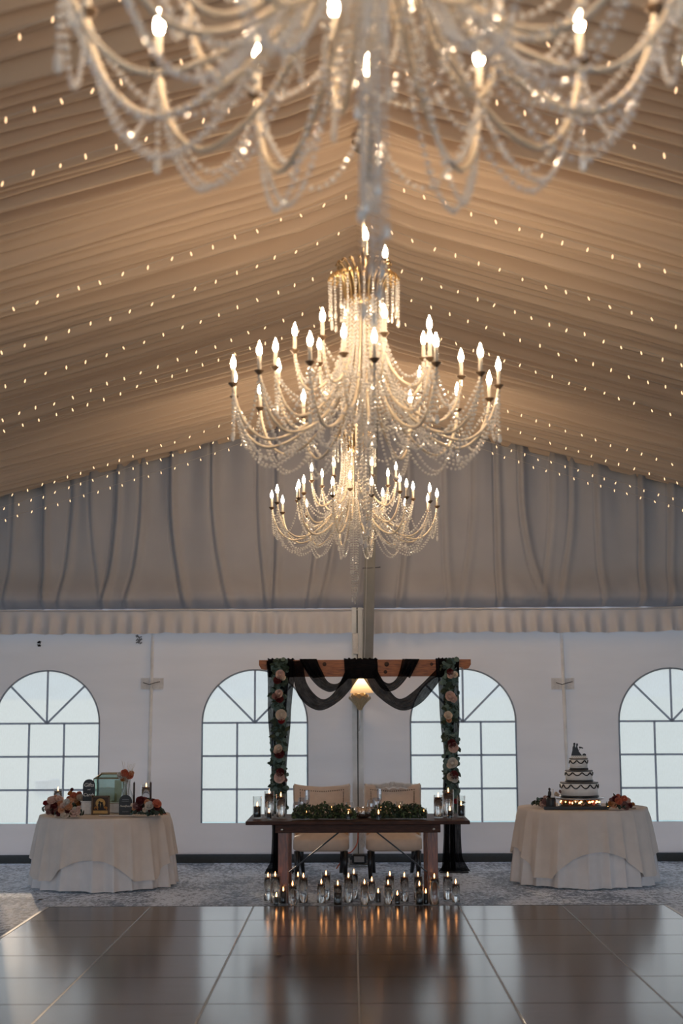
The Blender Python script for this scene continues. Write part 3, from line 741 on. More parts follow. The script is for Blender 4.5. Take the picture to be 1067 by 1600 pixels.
garland([(437, 1036), (436, 1060), (434, 1090), (438, 1120), (436, 1150), (434, 1180), (437, 1210), (436, 1240), (438, 1262)],
        [(438, 1054, 'blush', 5.5), (442, 1059, 'cream_rose', 3.5), (434, 1063, 'burgundy', 5), (436, 1084, 'blush', 5), (430, 1088, 'dusty', 4), (436, 1092, 'burgundy', 5), (439, 1117, 'cream_rose', 6.5), (440, 1126, 'red_rose', 4), (435, 1170, 'cream_rose', 5), (437, 1178, 'burgundy', 5.5), (431, 1174, 'blush', 3), (437, 1215, 'blush', 6.5), (438, 1207, 'burgundy', 5), (446, 1219, 'dusty', 2.5)],
        'eucalyptus garland with blush roses on the arch post, one red bloom halfway', 3)
garland([(702, 1036), (703, 1060), (703, 1090), (702, 1120), (705, 1150), (704, 1180), (706, 1210), (707, 1236), (709, 1262)],
        [(704, 1055, 'blush', 4), (710, 1054, 'cream_rose', 4), (703, 1050, 'burgundy', 4), (703, 1088, 'blush', 6), (708, 1092, 'blush', 4.5), (700, 1118, 'cream_rose', 5), (701, 1125, 'peach', 3.5), (706, 1162, 'burgundy', 5), (708, 1168, 'blush', 6), (707, 1192, 'white_rose', 6), (703, 1196, 'cream_rose', 4), (704, 1214, 'cream_rose', 5), (710, 1217, 'white_rose', 4.5), (709, 1211, 'burgundy', 5), (712, 1252, 'red_rose', 3)],
        'eucalyptus garland with cream and burgundy roses on the arch post nearer the cake', 4)

# wall lamp with gold flower under the arch
b = at(562, 1094, YW - .33)
t = thing('flower_lamp', 'lit lamp with cone shade and golden fabric flower on the upright', 'lamp', b)
sh0 = at(565, 1083, YW - .33) - b; s_ = YW / F
MB().lathe([(18 * s_, 0), (10 * s_, 17 * s_), (4 * s_, 30 * s_)], 24, c=sh0, cap=False).build('shade', 'lamp_shade_cloth', t)
rnd = random.Random(5)
fm = MB()
for lay, (n_, r1, z1) in enumerate(((7, .125, .03), (6, .10, .055), (5, .07, .075))):
    for k in range(n_):
        a = 2 * pi * (k + .5 * lay) / n_
        def fn(u, v, a=a, r1=r1, z1=z1, n_=n_):
            aa = a + (u - .5) * 2 * pi / n_ * 1.3 * (.5 + .5 * v); rr = .02 + (r1 - .02) * v
            return Vector((rr * cos(aa), rr * sin(aa), -.10 + (z1 + .10) * v ** .7 + .016 * sin(u * 9 + k)))
        fm.grid(fn, 6, 4)
fm.build('fabric_flower', 'gold_petal', t)
MB().tube([(0, .0, -.10), (.0, .03, -.26), (-.01, .12, -.34)], .006, 8).build('stem', 'pole_metal', t)
MB().lathe([(.012, .02), (.03, .05), (.03, .09), (.01, .11)], 12, c=(sh0.x, sh0.y, sh0.z - .02)).build('bulb', 'lamp_bulb', t)
ld = bpy.data.lights.new('lamp_glow', 'POINT'); ld.energy = 1.3; ld.color = (1, .7, .42); ld.shadow_soft_size = .02
lo = bpy.data.objects.new('lamp_glow', ld); COL.objects.link(lo); lo.parent = t; lo.location = (sh0.x, sh0.y, sh0.z + .11)

# ------------------------------------------------------------------ sweetheart table and chairs
TZ = .722
pf = on(560, 1283, TZ); YT0 = pf.y                      # front edge of the top
S = YT0 / F * 1.01
tl, tr_ = on(386, 1281, TZ).x, on(735, 1283, TZ).x; TW = tr_ - tl; TXC = (tl + tr_) / 2; TDP = .92
t = thing('farm_table', 'dark stained wooden farm table with folding braced legs', 'table', (TXC, YT0 + TDP / 2, 0))
for k in range(5): MB().box((0, -TDP / 2 + TDP / 5 * (k + .5), TZ - .016), (TW, TDP / 5 - .003, .032), bevel=.004).build('plank', 'table_wood', t)
xa0, xa1 = at(430, 1292, YT0 + .05).x - TXC, at(688, 1292, YT0 + .05).x - TXC
zb = at(560, 1301, YT0 + .05).z
for yy in (-TDP / 2 + .05, TDP / 2 - .05): MB().box(((xa0 + xa1) / 2, yy, (zb + TZ - .032) / 2), (xa1 - xa0, .03, TZ - .032 - zb), bevel=.003).build('apron', 'table_wood', t)
for xx in (xa0 + .015, xa1 - .015): MB().box((xx, 0, (zb + TZ - .032) / 2), (.03, TDP - .13, TZ - .032 - zb)).build('apron', 'table_wood', t)
for sx_ in (xa0 + .07, xa1 - .07):
    for yy in (-TDP / 2 + .115, TDP / 2 - .115): MB().box((sx_, yy, (TZ - .04) / 2), (.092, .092, TZ - .04), bevel=.004).build('leg', 'candlelit_leg_wood', t)
    MB().box((sx_, 0, .16), (.05, TDP - .33, .07)).build('leg_rail', 'candlelit_leg_wood', t)
    sg = 1 if sx_ < 0 else -1
    for yy in (-TDP / 2 + .19,):
        p0 = Vector((sx_ + sg * .05, yy, .26)); p1 = Vector((sx_ + sg * .52, yy, zb + .01)); d = p1 - p0
        MB().box((p0 + p1) / 2, (.035, .012, d.length), M=d.normalized().to_track_quat('Z', 'Y').to_matrix()).build('brace', 'black_metal', t)
    MB().lathe([(.012, 0), (.010, .006), (.001, .007)], 12, c=(sx_ - sg * .01, -TDP / 2 + .035, TZ - .075), M=Matrix.Rotation(pi / 2, 3, 'X')).build('bolt', 'bolt', t)

def chair(pxc, lab):
    yf = 14.98; c = at(pxc, 1374, yf); cxx = c.x
    t = thing('upholstered_chair', lab, 'chair', (cxx, yf + .28, 0), 'cream chairs behind the farm table')
    # seat cushion, domed
    def cushion(w_, d_, h_, dome):
        n_ = 14; m = MB()
        def prof(a): return math.copysign(abs(cos(a)) ** .28, cos(a)), math.copysign(abs(sin(a)) ** .28, sin(a))
        rings = [(.90, 0, 0), (1, .02, 0), (1, h_ - .035, 0), (.985, h_ - .012, 0), (.93, h_, 0), (.7, h_ + dome * .6, 0), (.35, h_ + dome * .95, 0), (.02, h_ + dome, 0)]
        N = 40; vs = []; fs = []
        for s_, z_, _ in rings:
            for i in range(N): q = prof(2 * pi * i / N); vs.append((q[0] * w_ / 2 * s_, q[1] * d_ / 2 * s_, z_))
        for r in range(len(rings) - 1):
            for i in range(N): j = (i + 1) % N; fs.append((r * N + i, r * N + j, r * N + N + j, r * N + N + i))
        fs.append(tuple(range(N - 1, -1, -1))); fs.append(tuple(range((len(rings) - 1) * N, len(rings) * N)))
        return m.add(vs, fs, True)
    o = cushion(.575, .56, .135, .06); o.build('seat', 'chair_leather', t, (0, 0, .275))
    # curved backrest with short wings
    ztop = .905
    def back(u, v):
        x = (u - .5) * 2
        w_ = .275 + .012 * v
        ang = x * .55; X = x * w_; Y = .27 - .16 * (abs(x) ** 2.6) + .07 * v
        Z = .40 + (ztop - .40 - .03 * (1 - abs(x) ** 1.5) + .012 * abs(x) ** 6) * v
        return X, Y, Z
    N_, V_ = 24, 14
    m = MB(); m.grid(lambda u, v: back(u, v), N_, V_)
    th = .075
    m.grid(lambda u, v: (lambda p: (p[0] * 1.03, p[1] + th, p[2]))(back(1 - u, v)), N_, V_)
    m.grid(lambda u, v: (lambda p: (p[0] * (1 + .03 * v), p[1] + th * v, p[2] + .018 * sin(pi * v)))(back(u, 1)), N_, 6)
    for s_ in (0, 1): m.grid(lambda u, v: (lambda p: (p[0] * (1 + .03 * (v if s_ else 1 - v)) + (1 if s_ else -1) * .012 * sin(pi * v), p[1] + th * (v if s_ else 1 - v), p[2]))(back(s_, u)), V_, 6)
    bk = m.build('backrest', 'chair_leather', t)
    nh = MB()
    for k in range(21):
        x, y, z = back(.10 + .80 * k / 20, .94); nh.add([Vector((x, y - .004, z)) + v * .0065 for v in ICV], ICF)
    for s_ in (.10, .90):
        for k in range(16): x, y, z = back(s_, .40 + .52 * k / 16); nh.add([Vector((x, y - .004, z)) + v * .0065 for v in ICV], ICF)
    nh.build('nailhead_trim', 'nailhead', bk, kind='stuff')
    for sx_ in (-1, 1):
        MB().tube([(sx_ * .245, -.235, .28), (sx_ * .245, -.237, .14), (sx_ * .245, -.24, 0)], [.031, .027, .018], 4).build('leg', 'chair_leg', t)
        MB().tube([(sx_ * .225, .22, .28), (sx_ * .215, .26, .14), (sx_ * .20, .33, 0)], [.031, .027, .020], 4).build('leg', 'chair_leg', t)
    return t
chL = chair(501.5, 'cream upholstered chair with nailhead trim and a bare curved back')
chR = chair(616.5, 'cream upholstered chair with nailhead trim, white fur throw over its back')
# fur throw
fb = chR.location + Vector((.05, .36, .90)); t = thing('fur_throw', 'fluffy white fur throw laid over a cream chair back', 'throw', fb)
rnd = random.Random(9); fu = MB(); lump = MB()
def body(u, v):
    x = -.30 + .52 * u; k = v * 2 - 1
    y = .06 * k; z = .030 * sqrt(max(0, 1 - k * k)) * (.3 + 1.6 * vnoise(u * 4, 3) ** 2) + .018 * vnoise(u * 17, 4) - .01 - (.25 * max(0, k - .2) + .015)
    return Vector((x, y - .01, z))
lump.grid(lambda u, v: body(u, v) - Vector((0, 0, .012)), 40, 12).build('pelt', 'fur', t)
for _ in range(5200):
    p = body(rnd.random(), rnd.random()); d = Vector((rnd.uniform(-1, 1), rnd.uniform(-1, .8), rnd.uniform(-.2, 1.3))).normalized() * rnd.uniform(.015, .04); q = d.cross(Vector((.3, .5, .2))).normalized() * .0022
    fu.add([p - q, p + q, p + d], [(0, 1, 2)])
for _ in range(700):
    p = Vector((-.36 + rnd.uniform(-.02, .02), rnd.uniform(-.15, .1), rnd.uniform(-.62, -.42))); d = Vector((rnd.uniform(-1, .3), rnd.uniform(-1, 1), rnd.uniform(-1, .4))).normalized() * rnd.uniform(.02, .05); q = d.cross(Vector((.3, .5, .2))).normalized() * .0025
    fu.add([p - q, p + q, p + d], [(0, 1, 2)])
fu.build('fur_pile', 'fur', t, kind='stuff')
def tailf(u, v):
    return Vector((-.36 + .02 * sin(u * 9), .02 + .10 * (v - .5) * 2, -.05 - .58 * u - .02 * sin(v * 8)))
MB().grid(tailf, 16, 8).build('pelt', 'fur', t)

# power unit and cord behind the table
b = on(561, 1352); t = thing('floor_uplight', 'black floor uplight in a metal yoke at the upright post', 'lamp', (b.x, 16.15, 0))
MB().box((0, 0, .09), (.16, .13, .10), bevel=.012).build('body', 'black_metal', t)
MB().tube([(-.11, 0, .10), (-.11, 0, .005), (-.11, .0, .005), (.11, 0, .005), (.11, 0, .10)], .008, 6).build('yoke', 'mast_face', t)
MB().box((0, -.066, .09), (.11, .006, .06)).build('lens', 'sign_grey', t)
cp = [at(559, 1292, 16.2), at(559, 1312, 16.15), at(556, 1322, 16.0), at(549, 1331, 15.95), at(540, 1336, 15.9)]
cp.append(Vector((cp[-1].x - .1, 15.9, .01))); cp.insert(0, Vector((cp[0].x, 16.3, .55)))
tag(MB().tube(cat_rom(cp, 6), .007, 6).build('power_cord', 'orange_cable'), 'orange power cord hanging down beside the upright post', 'cord')

# ------------------------------------------------------------------ candles
FLM = MB().lathe([(.0005, 0), (.0055, .008), (.0065, .016), (.004, .030), (.0005, .042)], 8).mesh('flame', 'flame_light')
def candle(loc, r, h, kind, label, cat='candle', group=None, fill=.6):
    t = thing('glass_candle', label, cat, loc, group)
    MB().lathe([(.001, .001), (r * .98, .001), (r, .004), (r, h), (r * .94, h), (r * .94, .014), (.001, .012)], 20, cap=False).build('glass_cylinder', 'glass', t)
    if kind == 'float':
        z = h - min(.028, h * .12)
        MB().lathe([(r * .93, .015), (r * .93, z - .012), (.001, z - .012)], 20).build('water', 'water', t)
        c = MB().lathe([(r * .55, z - .016), (r * .88, z - .004), (r * .90, z + .002), (r * .6, z + .004), (.001, z + .003)], 18).build('floating_candle', 'dark_wax', t)
        link('flame', FLM, t, (0, 0, z + .004))
    else:
        z = h * fill
        MB().lathe([(r * .80, .014), (r * .80, z - .006), (r * .7, z), (.001, z - .004)], 18).build('pillar_candle', 'black_wax', t)
        link('flame', FLM, t, (0, 0, z - .002))
    return t
FC = [(412, 425, 1369, 1410, 'f'), (421.6, 438, 1368, 1413.5, 'f'), (427, 436.5, 1397, 1417, 'p'), (437, 448, 1386, 1414, 'p'), (450, 464, 1383, 1416.5, 'f'), (459, 472, 1368, 1408, 'f'), (466.5, 481.5, 1370, 1413, 'f'), (495, 509, 1380, 1413.5, 'f'),
      (502, 517, 1366, 1409, 'f'), (520.5, 535, 1382, 1416.5, 'fp'), (537, 552, 1370, 1412.5, 'f'), (546, 560, 1364, 1407, 'f'), (563, 576, 1380, 1416.5, 'f'), (575, 587, 1376, 1410, 'f'), (586, 596, 1390, 1412.5, 'p'),
      (600, 613, 1381, 1416, 'f'), (602, 617, 1367, 1408, 'f'), (616, 626, 1394, 1415.5, 'p'), (625, 639, 1369, 1411, 'f'), (646, 661, 1368, 1408.5, 'f'), (649, 662, 1383, 1416, 'fp'), (671, 687, 1371, 1416, 'f'), (661, 670, 1390, 1415, 'p'), (692, 708, 1368, 1408, 'f'), (706, 719, 1380, 1412, 'f')]
def zone(x): return 'before the table leg towards the card table' if x < 470 else 'before the bare chair' if x < 545 else 'in the gap between the chairs' if x < 590 else 'before the fur-draped chair' if x < 655 else 'before the table leg towards the cake'
for x0, x1, yt, yb, k in FC:
    zn = zone((x0 + x1) / 2)
    b = on((x0 + x1) / 2, yb); b.z = .001; s = b.y / F * 1.01; h = (yb - yt) * s; r = (x1 - x0) / 2 * s * .97
    if k == 'f':
        tall = h > .23
        candle(b, r, h, 'float', '%s floating candle cylinder on carpet %s' % ('tall' if tall else 'medium', zn), group='%s floor candles %s' % ('tall' if tall else 'medium', zn))
    elif k == 'fp':
        c = candle(b, r, h, 'float', 'floating candle cylinder with black pillar inside, on carpet ' + zn)
        MB().lathe([(r * .62, .014), (r * .62, h * .55), (.001, h * .55)], 16).build('pillar_candle', 'black_wax', c)
    else: candle(b, r, h, 'pillar', 'short glass votive with black pillar on carpet ' + zn, group='black votives ' + zn, fill=.72)
# on the table
def on_table(px0, px1, yt, yb, kind, lab, group=None, fill=.6, dep=None):
    b = on((px0 + px1) / 2, yb, TZ)
    if dep is not None: b = at((px0 + px1) / 2, yb, YT0 + dep)
    b.z = TZ + .001
    b.y = max(b.y, YT0 + .08)
    s = b.y / F * 1.01; return candle(b, (px1 - px0) / 2 * s, (yb - yt) * s, kind, lab, group=group, fill=fill)
on_table(395, 408.5, 1246, 1279, 'pillar', 'glass cylinder with black pillar candle at the table end towards the card table', fill=.55)
on_table(413, 428, 1238, 1277.5, 'float', 'tallest floating candle cylinder at the table end towards the card table')
on_table(431.5, 446, 1243, 1279, 'float', 'medium floating candle cylinder at the table end towards the card table')
on_table(415.5, 425, 1266, 1281.5, 'pillar', 'low black votive at the table end towards the card table', fill=.7)
on_table(678, 692, 1244, 1278, 'float', 'medium floating candle cylinder at the table end towards the cake')
on_table(692.5, 709, 1236, 1276, 'float', 'tallest floating candle cylinder at the table end towards the cake')
on_table(714.5, 727, 1245, 1277, 'pillar', 'glass cylinder with black pillar candle at the table end towards the cake', fill=.55)
on_table(699, 707.5, 1262, 1280, 'pillar', 'low black votive at the table end towards the cake', fill=.7)
G_ = 'glass votives with black candles along the table greenery'
for x0, x1, yt, yb, dp in ((512, 524, 1252, 1277, .20), (541, 552.5, 1251, 1276, .25), (539, 549, 1261, 1280, .1), (474, 482.5, 1260, 1278, .15), (618, 629.5, 1251, 1277, .22), (590, 600, 1252, 1276, .28), (587, 596, 1263, 1281, .08), (658, 667, 1262, 1279, .16)):
    on_table(x0, x1, yt, yb, 'pillar', 'glass votive with black candle among the greenery on the farm table', G_, .52, dp)
# glasses
def stem_glass(px, yt, yb, dep, kind, lab, grp):
    b = at(px, yb, YT0 + dep); b.z = TZ + .001; s = b.y / F; h = (yb - yt) * s
    t = thing('stem_glass', lab, 'glass', b, grp)
    r = .040 if kind == 'wine' else .024
    MB().lathe([(.034, .002), (.033, .005), (.006, .010), (.005, h * .42)], 16).build('stem', 'crystal_glass', t)
    MB().lathe([(.005, h * .42), (r * .7, h * .48), (r, h * .62), (r * .95, h * .8), (r * .82, h), (r * .78, h), (r * .9, h * .8), (r * .93, h * .62), (r * .6, h * .5), (.002, h * .45)], 14, cap=False, smooth=False).build('bowl', 'crystal_glass', t)
for px, yt, dep in ((464, 1250, .42), (472, 1245, .53)): stem_glass(px, yt, 1274, dep, 'wine', 'cut crystal goblet on the farm table before the bare chair', 'goblets before the bare chair')
stem_glass(480, 1233, 1272, .64, 'flute', 'slim champagne flute on the farm table before the bare chair', None)
for px, yt, dep in ((580, 1248, .46), (588, 1246, .57)): stem_glass(px, yt, 1274, dep, 'wine', 'cut crystal goblet on the farm table before the fur-draped chair', 'goblets before the fur-draped chair')
stem_glass(593, 1232, 1272, .69, 'flute', 'slim champagne flute on the farm table before the fur-draped chair', None)
for px, lab in ((487.5, 'small clear salt shaker with dark cap on the farm table'), (494.5, 'small dark pepper shaker on the farm table')):
    b = at(px, 1276, YT0 + .3); b.z = TZ + .001; t = thing('shaker', lab, 'shaker', b)
    MB().lathe([(.016, 0), (.018, .02), (.013, .06), (.009, .085)], 12).build('body', 'glass' if 'clear' in lab else 'black_wax', t)
    MB().lathe([(.011, .085), (.012, .10), (.004, .115)], 12).build('cap', 'black_metal', t)
b = on(566.5, 1279, TZ); b.y += .06; b.z = TZ + .001
t = thing('silver_bowl', 'round hammered silver vase at the middle of the farm table', 'vase', b)
s = b.y / F
MB().lathe([(.04, 0), (.075, .018), (.086, .048), (.076, .080), (.045, .098), (.03, .096)], 28).build('body', 'silver', t)
rb = MB()
for k in range(14):
    a = 2 * pi * k / 14; rb.tube([(.03 * cos(a), .03 * sin(a), .098), (.066 * cos(a), .066 * sin(a), .090), (.086 * cos(a), .086 * sin(a), .05), (.074 * cos(a), .074 * sin(a), .018)], .005, 5)
rb.build('ribs', 'silver', t, kind='stuff')
# greenery runner in two sprays
for x0, x1, lab, sd_ in ((457, 556, 'leafy green garland on the farm table before the bare chair', 1), (580, 666, 'leafy green garland on the farm table before the fur-draped chair', 2)):
    rnd = random.Random(sd_); a = at(x0, 1277, YT0 + .2); c = at(x1, 1277, YT0 + .2); a.z = c.z = TZ + .002; b = (a + c) / 2
    t = thing('leaf_garland', lab, 'garland', b); Lh = (c.x - a.x) / 2
    MB().tube([(-Lh, 0, .012), (0, .02, .014), (Lh, 0, .012)], .008, 6).build('stem', 'stem_green', t)
    for mt, n_ in (('box_leaf', 560), ('dark_leaf', 650)):
        pn = []
        for _ in range(n_):
            x = rnd.uniform(-Lh, Lh); hh_ = .115 * (1 - (abs(x) / Lh) ** 4 * .6) * (.7 + .5 * vnoise(x * 12, sd_))
            pn.append((Vector((x, rnd.uniform(-.13, .10), .022 + hh_ * rnd.random() ** 1.2)), (rnd.uniform(-1, 1), rnd.uniform(-1, .2), .5)))
        leaf_cloud(pn, .030, rnd).build('foliage', mt, t, kind='stuff')

# ------------------------------------------------------------------ round tables
def round_table(px, py_front, py_top, lab, lab_u, lab_o, seed, rot, R=.625):
    b = on(px, py_front); HT = at(px, py_top, b.y + .085).z - .014; rnd = random.Random(seed); rb_ = R + .085; c = Vector((at(px, py_front, b.y + rb_).x, b.y + rb_, 0))
    t = thing('round_table', lab, 'table', c)
    MB().lathe([(R - .02, HT - .02), (R, HT - .014), (R, HT - .004), (R - .01, HT), (.001, HT)], 40).build('tabletop', 'table_wood', t)
    for k in range(4):
        a = pi / 4 + k * pi / 2; MB().tube([(.4 * cos(a), .4 * sin(a), 0), (.38 * cos(a), .38 * sin(a), HT - .02)], .016, 8).build('leg', 'black_metal', t)
    def skirt(R0, ztop, drop_of, flare, amp, nf, ph, name, lab_, zmin):
        NA, NT, ND = 420, 7, 22; vs = []; fs = []
        for i in range(NA):
            a = 2 * pi * i / NA
            for j in range(NT): r = R0 * (j / NT); vs.append((r * cos(a), r * sin(a), ztop + .0006 * sin(9 * a + 5 * r)))
            dl = drop_of(a)
            for j in range(ND + 1):
                q = j / ND; dz = dl * q; fr = min(1, dz / .7)
                f_ = sin(nf * a + ph + .9 * sin(2 * a + ph)) * .6 + .4 * sin((nf * 1.7 // 1) * a + 2 * ph)
                f_ = .45 - 1.5 * abs(sin(nf * a / 2 + ph + .7 * sin(2 * a + ph) + .5 * sin(5 * a))) ** .8 + .35 * f_
                r = R0 + .004 + .012 * min(1, q * 5) + flare * fr + amp * f_ * (fr ** .8)
                z_ = ztop - dz + (.006 if q < .03 else 0) - .0
                vs.append((r * cos(a), r * sin(a), max(zmin, z_)))
        W_ = NT + ND + 1
        for i in range(NA):
            k = (i + 1) % NA
            for j in range(W_ - 1): fs.append((i * W_ + j, k * W_ + j, k * W_ + j + 1, i * W_ + j + 1))
        o = MB().add(vs, fs, True).build(name, 'linen' if name == 'tablecloth' else 'overlay_linen', loc=c); tag(o, lab_, 'tablecloth'); return o
    skirt(R + .004, HT + .004, lambda a: HT - .005 - .012 * abs(sin(3 * a + seed)), .085, .060, 20, seed, 'tablecloth', lab_u, .004)
    hs = 1.0
    def sq(a):
        d_ = a - rot; e = hs / max(abs(cos(d_)), abs(sin(d_))); return min(HT - .09, (e - R) * (1.0 if e < 1.3 else .93))
    skirt(R + .012, HT + .011, sq, .118, .060, 20, seed, 'table_overlay', lab_o, .05)
    return HT + .0135, c
CZL, TCL = round_table(162, 1397, 1280, 'round banquet table carrying flowers, signs and a glass card box', 'floor-length white tablecloth on the card table', 'white square overlay cloth on the card table', 1, radians(-2))
CZR, TCR = round_table(913, 1392, 1268, 'round banquet table carrying the wedding cake', 'floor-length white tablecloth on the cake table', 'white square overlay cloth on the cake table', 2, radians(4))
CZ, TC = CZL, TCL                       # surface of the overlay, table centre
def onc(px, py):                        # on the cloth, kept inside the table edge
    y = on(px, py, CZ).y; dx = at(px, py, TC.y).x - TC.x; hw = sqrt(max(.02, .56 ** 2 - dx * dx))
    return oy(px, max(TC.y - hw, min(TC.y + hw, y)))
def oy(px, Y): return Vector((at(px, 1265, Y).x, Y, CZ))

def bouquet(name, lab, px, py, roses, leaves, seed, rad, cat='bouquet', leafmat='dark_leaf', extra=None):
    """roses: (px, py, colour, radius px); leaves spread round the middle"""
    rnd = random.Random(seed); b = onc(px, py); b.z = CZ; s = b.y / F
    t = thing(name, lab, cat, b)
    for x, y, c, r in roses:
        p = at(x, y, b.y) - b; q = Vector((p.x, 0, p.z - rad * .4))
        rr = r * s * 1.0; dp = sqrt(max(0, 1 - min(1, (p.x / (rad * 1.6)) ** 2))) * rad * .7
        p.y = -dp * 1.0 - .03 + rnd.uniform(-.01, .01); p.z = max(p.z, rr * .98)
        rose(t, c, p, rr, (p.x * 4 + rnd.uniform(-.3, .3), -1, .35 + q.z * 3))
        rose(t, c, Vector((p.x * .8, rad * .5, max(p.z * .9, rr * .98))), rr, (p.x * 4, 1, .6))
    cs = [q[2] for q in roses]
    for k in range(len(roses)):
        x, y, c, r_ = roses[k]; a = rnd.uniform(0, 6.28); p = at(x + 6 * cos(a), y + 5 * sin(a) - 1, b.y) - b; rr = r_ * s * .72
        p.y = -rad * .55 - .02; p.z = max(p.z, rr * .98); rose(t, cs[(k * 3 + 1) % len(cs)], p, rr, (p.x * 5, -1, .4))
    for mt, n_, sz in ((leafmat, int(leaves * 1.7), .058), ('sage_leaf', leaves, .045)):
        pn = []
        for _ in range(n_):
            a = rnd.uniform(0, 2 * pi); r = rad * rnd.uniform(.35, 1.35); z = rnd.uniform(.015, rad * 1.5) * (1 - .4 * (r / rad) ** 2)
            pn.append((Vector((r * cos(a), r * sin(a) * .8, max(.048, z))), (cos(a), sin(a), .5)))
        leaf_cloud(pn, sz, rnd).build('foliage', mt, t, kind='stuff')
    MB().tube([(0, 0, .02), (.02, rad * .6, .03), (.03, rad * 1.0, .022)], .014, 8).build('stem_bundle', 'stem_green', t)
    return t
bouquet('flower_bouquet', 'bouquet of blush and red-edged roses at the cloth edge of the card table', 86, 1272,
        [(84, 1250, 'blush', 7), (79, 1262, 'blush', 6), (95, 1247, 'blush', 5), (88, 1258, 'burgundy', 5.5), (74, 1254, 'red_rose', 4), (80, 1271, 'dusty', 5), (92, 1266, 'dusty', 5), (97, 1255, 'peach', 5), (86, 1268, 'burgundy', 4), (100, 1262, 'dusty', 4)], 46, 11, .10)
bouquet('flower_bouquet', 'bouquet of peach and orange roses beside the wooden framed picture', 121, 1266,
        [(119, 1248, 'peach', 8), (112, 1239, 'orange_rose', 4), (118, 1242, 'coral', 5), (128, 1246, 'cream_rose', 6), (130, 1253, 'burgundy', 4.5), (124, 1255, 'orange_rose', 5), (110, 1247, 'coral', 4), (133, 1247, 'blush', 3.5)], 40, 12, .085)
bouquet('flower_bouquet', 'bouquet of cream and blush roses over dark leaves hanging off the table front', 108, 1281,
        [(105, 1271, 'cream_rose', 7), (117, 1270, 'blush', 6), (100, 1264, 'peach', 6), (111, 1260, 'peach', 6), (107, 1253, 'white_rose', 6), (123, 1268, 'blush', 5), (102, 1258, 'blush', 5), (95, 1270, 'burgundy', 5), (109, 1266, 'burgundy', 4), (90, 1279, 'cream_rose', 3)], 70, 13, .10)
bouquet('flower_bouquet', 'burgundy and coral bouquet with white bloom beside the small black arched sign', 231, 1277,
        [(222, 1250, 'burgundy', 7), (216, 1258, 'dusty', 6), (236, 1258, 'white_rose', 7), (220, 1262, 'burgundy', 5), (247, 1255, 'coral', 7), (247, 1261, 'burgundy', 5), (230, 1264, 'cream_rose', 4.5), (212, 1262, 'peach', 4)], 110, 14, .12)
# small glass candle beside bouquet
b = oy(90, TC.y + .30); candle(b, .045, at(90, 1232, b.y).z - CZ, 'float', 'floating candle in a glass cylinder behind the blush bouquet')
# arched signs
def arched(w_, h_, n=14): return [(-w_ / 2, 0), (w_ / 2, 0)] + [(w_ / 2 * cos(a), h_ - w_ / 2 + w_ / 2 * sin(a)) for a in [pi * i / n for i in range(n + 1)]]
def text_mesh(body, size, material, shear=.15):
    cu = bpy.data.curves.new('lettering', 'FONT'); cu.body = body; cu.size = size; cu.align_x = 'CENTER'; cu.extrude = .0006; cu.shear = shear; cu.resolution_u = 3
    o = bpy.data.objects.new('tmp', cu); COL.objects.link(o); bpy.context.view_layer.update()
    me = bpy.data.meshes.new_from_object(o.evaluated_get(bpy.context.evaluated_depsgraph_get())); bpy.data.objects.remove(o); bpy.data.curves.remove(cu)
    me.materials.clear(); me.materials.append(MATS[material]); return me
bx0 = oy(148, TC.y + .10)
riser = thing('display_riser', 'white display box under the black gifts sign', 'box', (at(139, 1262, bx0.y).x, bx0.y, CZ))
s = riser.location.y / F
MB().box((0, 0, .06), (.14, .12, .12), bevel=.006).build('body', 'white_plastic', riser); MB().box((0, 0, .124), (.15, .13, .008)).build('lid', 'white_plastic', riser)
sg = thing('arched_sign', 'black arched sign lettered Gifts and Cards standing on the white box', 'sign', riser.location + Vector((0, -.02, .128)))
wS, hS = 18.5 * s, 33 * s
MB().prism(arched(wS, hS), -.004, .004).build('board', 'sign_black', sg); MB().box((0, .02, .006), (wS * .7, .05, .012)).build('stand', 'sign_black', sg)
for txt, z_, sz in (('Gifts', .66, .052), ('and', .50, .020), ('Cards', .22, .046)): link('lettering', text_mesh(txt, sz, 'sign_white'), sg, (0, -.0055, hS * z_), rot=(pi / 2, 0, 0))
# glass card box
b = oy(172, TC.y + .30); s = b.y / F; bw, bd = 46 * s, .20
cb = thing('glass_card_box', 'green tinted glass house-shaped card box with dark metal edges', 'box', (at(172, 1255, b.y).x, b.y, CZ))
z0, z1 = .10, at(172, 1216, b.y).z - CZ; z2 = at(172, 1210, b.y).z - CZ + .005
MB().box((0, 0, .05), (bw * 1.02, bd * 1.02, .098), bevel=.005).build('plinth', 'white_plastic', cb)
P8 = [Vector((sx_ * bw / 2, sy_ * bd / 2, z)) for z in (z0, z1) for sx_, sy_ in ((-1, -1), (1, -1), (1, 1), (-1, 1))]
T4 = [Vector((sx_ * bw * .30, sy_ * bd * .25, z2)) for sx_, sy_ in ((-1, -1), (1, -1), (1, 1), (-1, 1))]
for i in range(4):
    j = (i + 1) % 4
    for a_, c_ in ((P8[i], P8[j]), (P8[4 + i], P8[4 + j]), (P8[i], P8[4 + i]), (P8[4 + i], T4[i]), (T4[i], T4[j])): MB().tube([a_, c_], .0045, 6).build('edge', 'dark_gold', cb)
    MB().add([P8[i], P8[j], P8[4 + j], P8[4 + i]], [(0, 1, 2, 3)]).build('pane', 'green_glass', cb)
    MB().add([P8[4 + i], P8[4 + j], T4[j], T4[i]], [(0, 1, 2, 3)]).build('pane', 'green_glass', cb)
MB().box((0, 0, z2 + .008), (bw * .6, bd * .5, .014), bevel=.004).build('lid', 'dark_gold', cb)
MB().box((bw * .28, -bd * .2, (z0 + z1) / 2 - .005), (.07, .006, (z1 - z0) * .9)).build('card_slot_panel', 'dark_gold', cb)
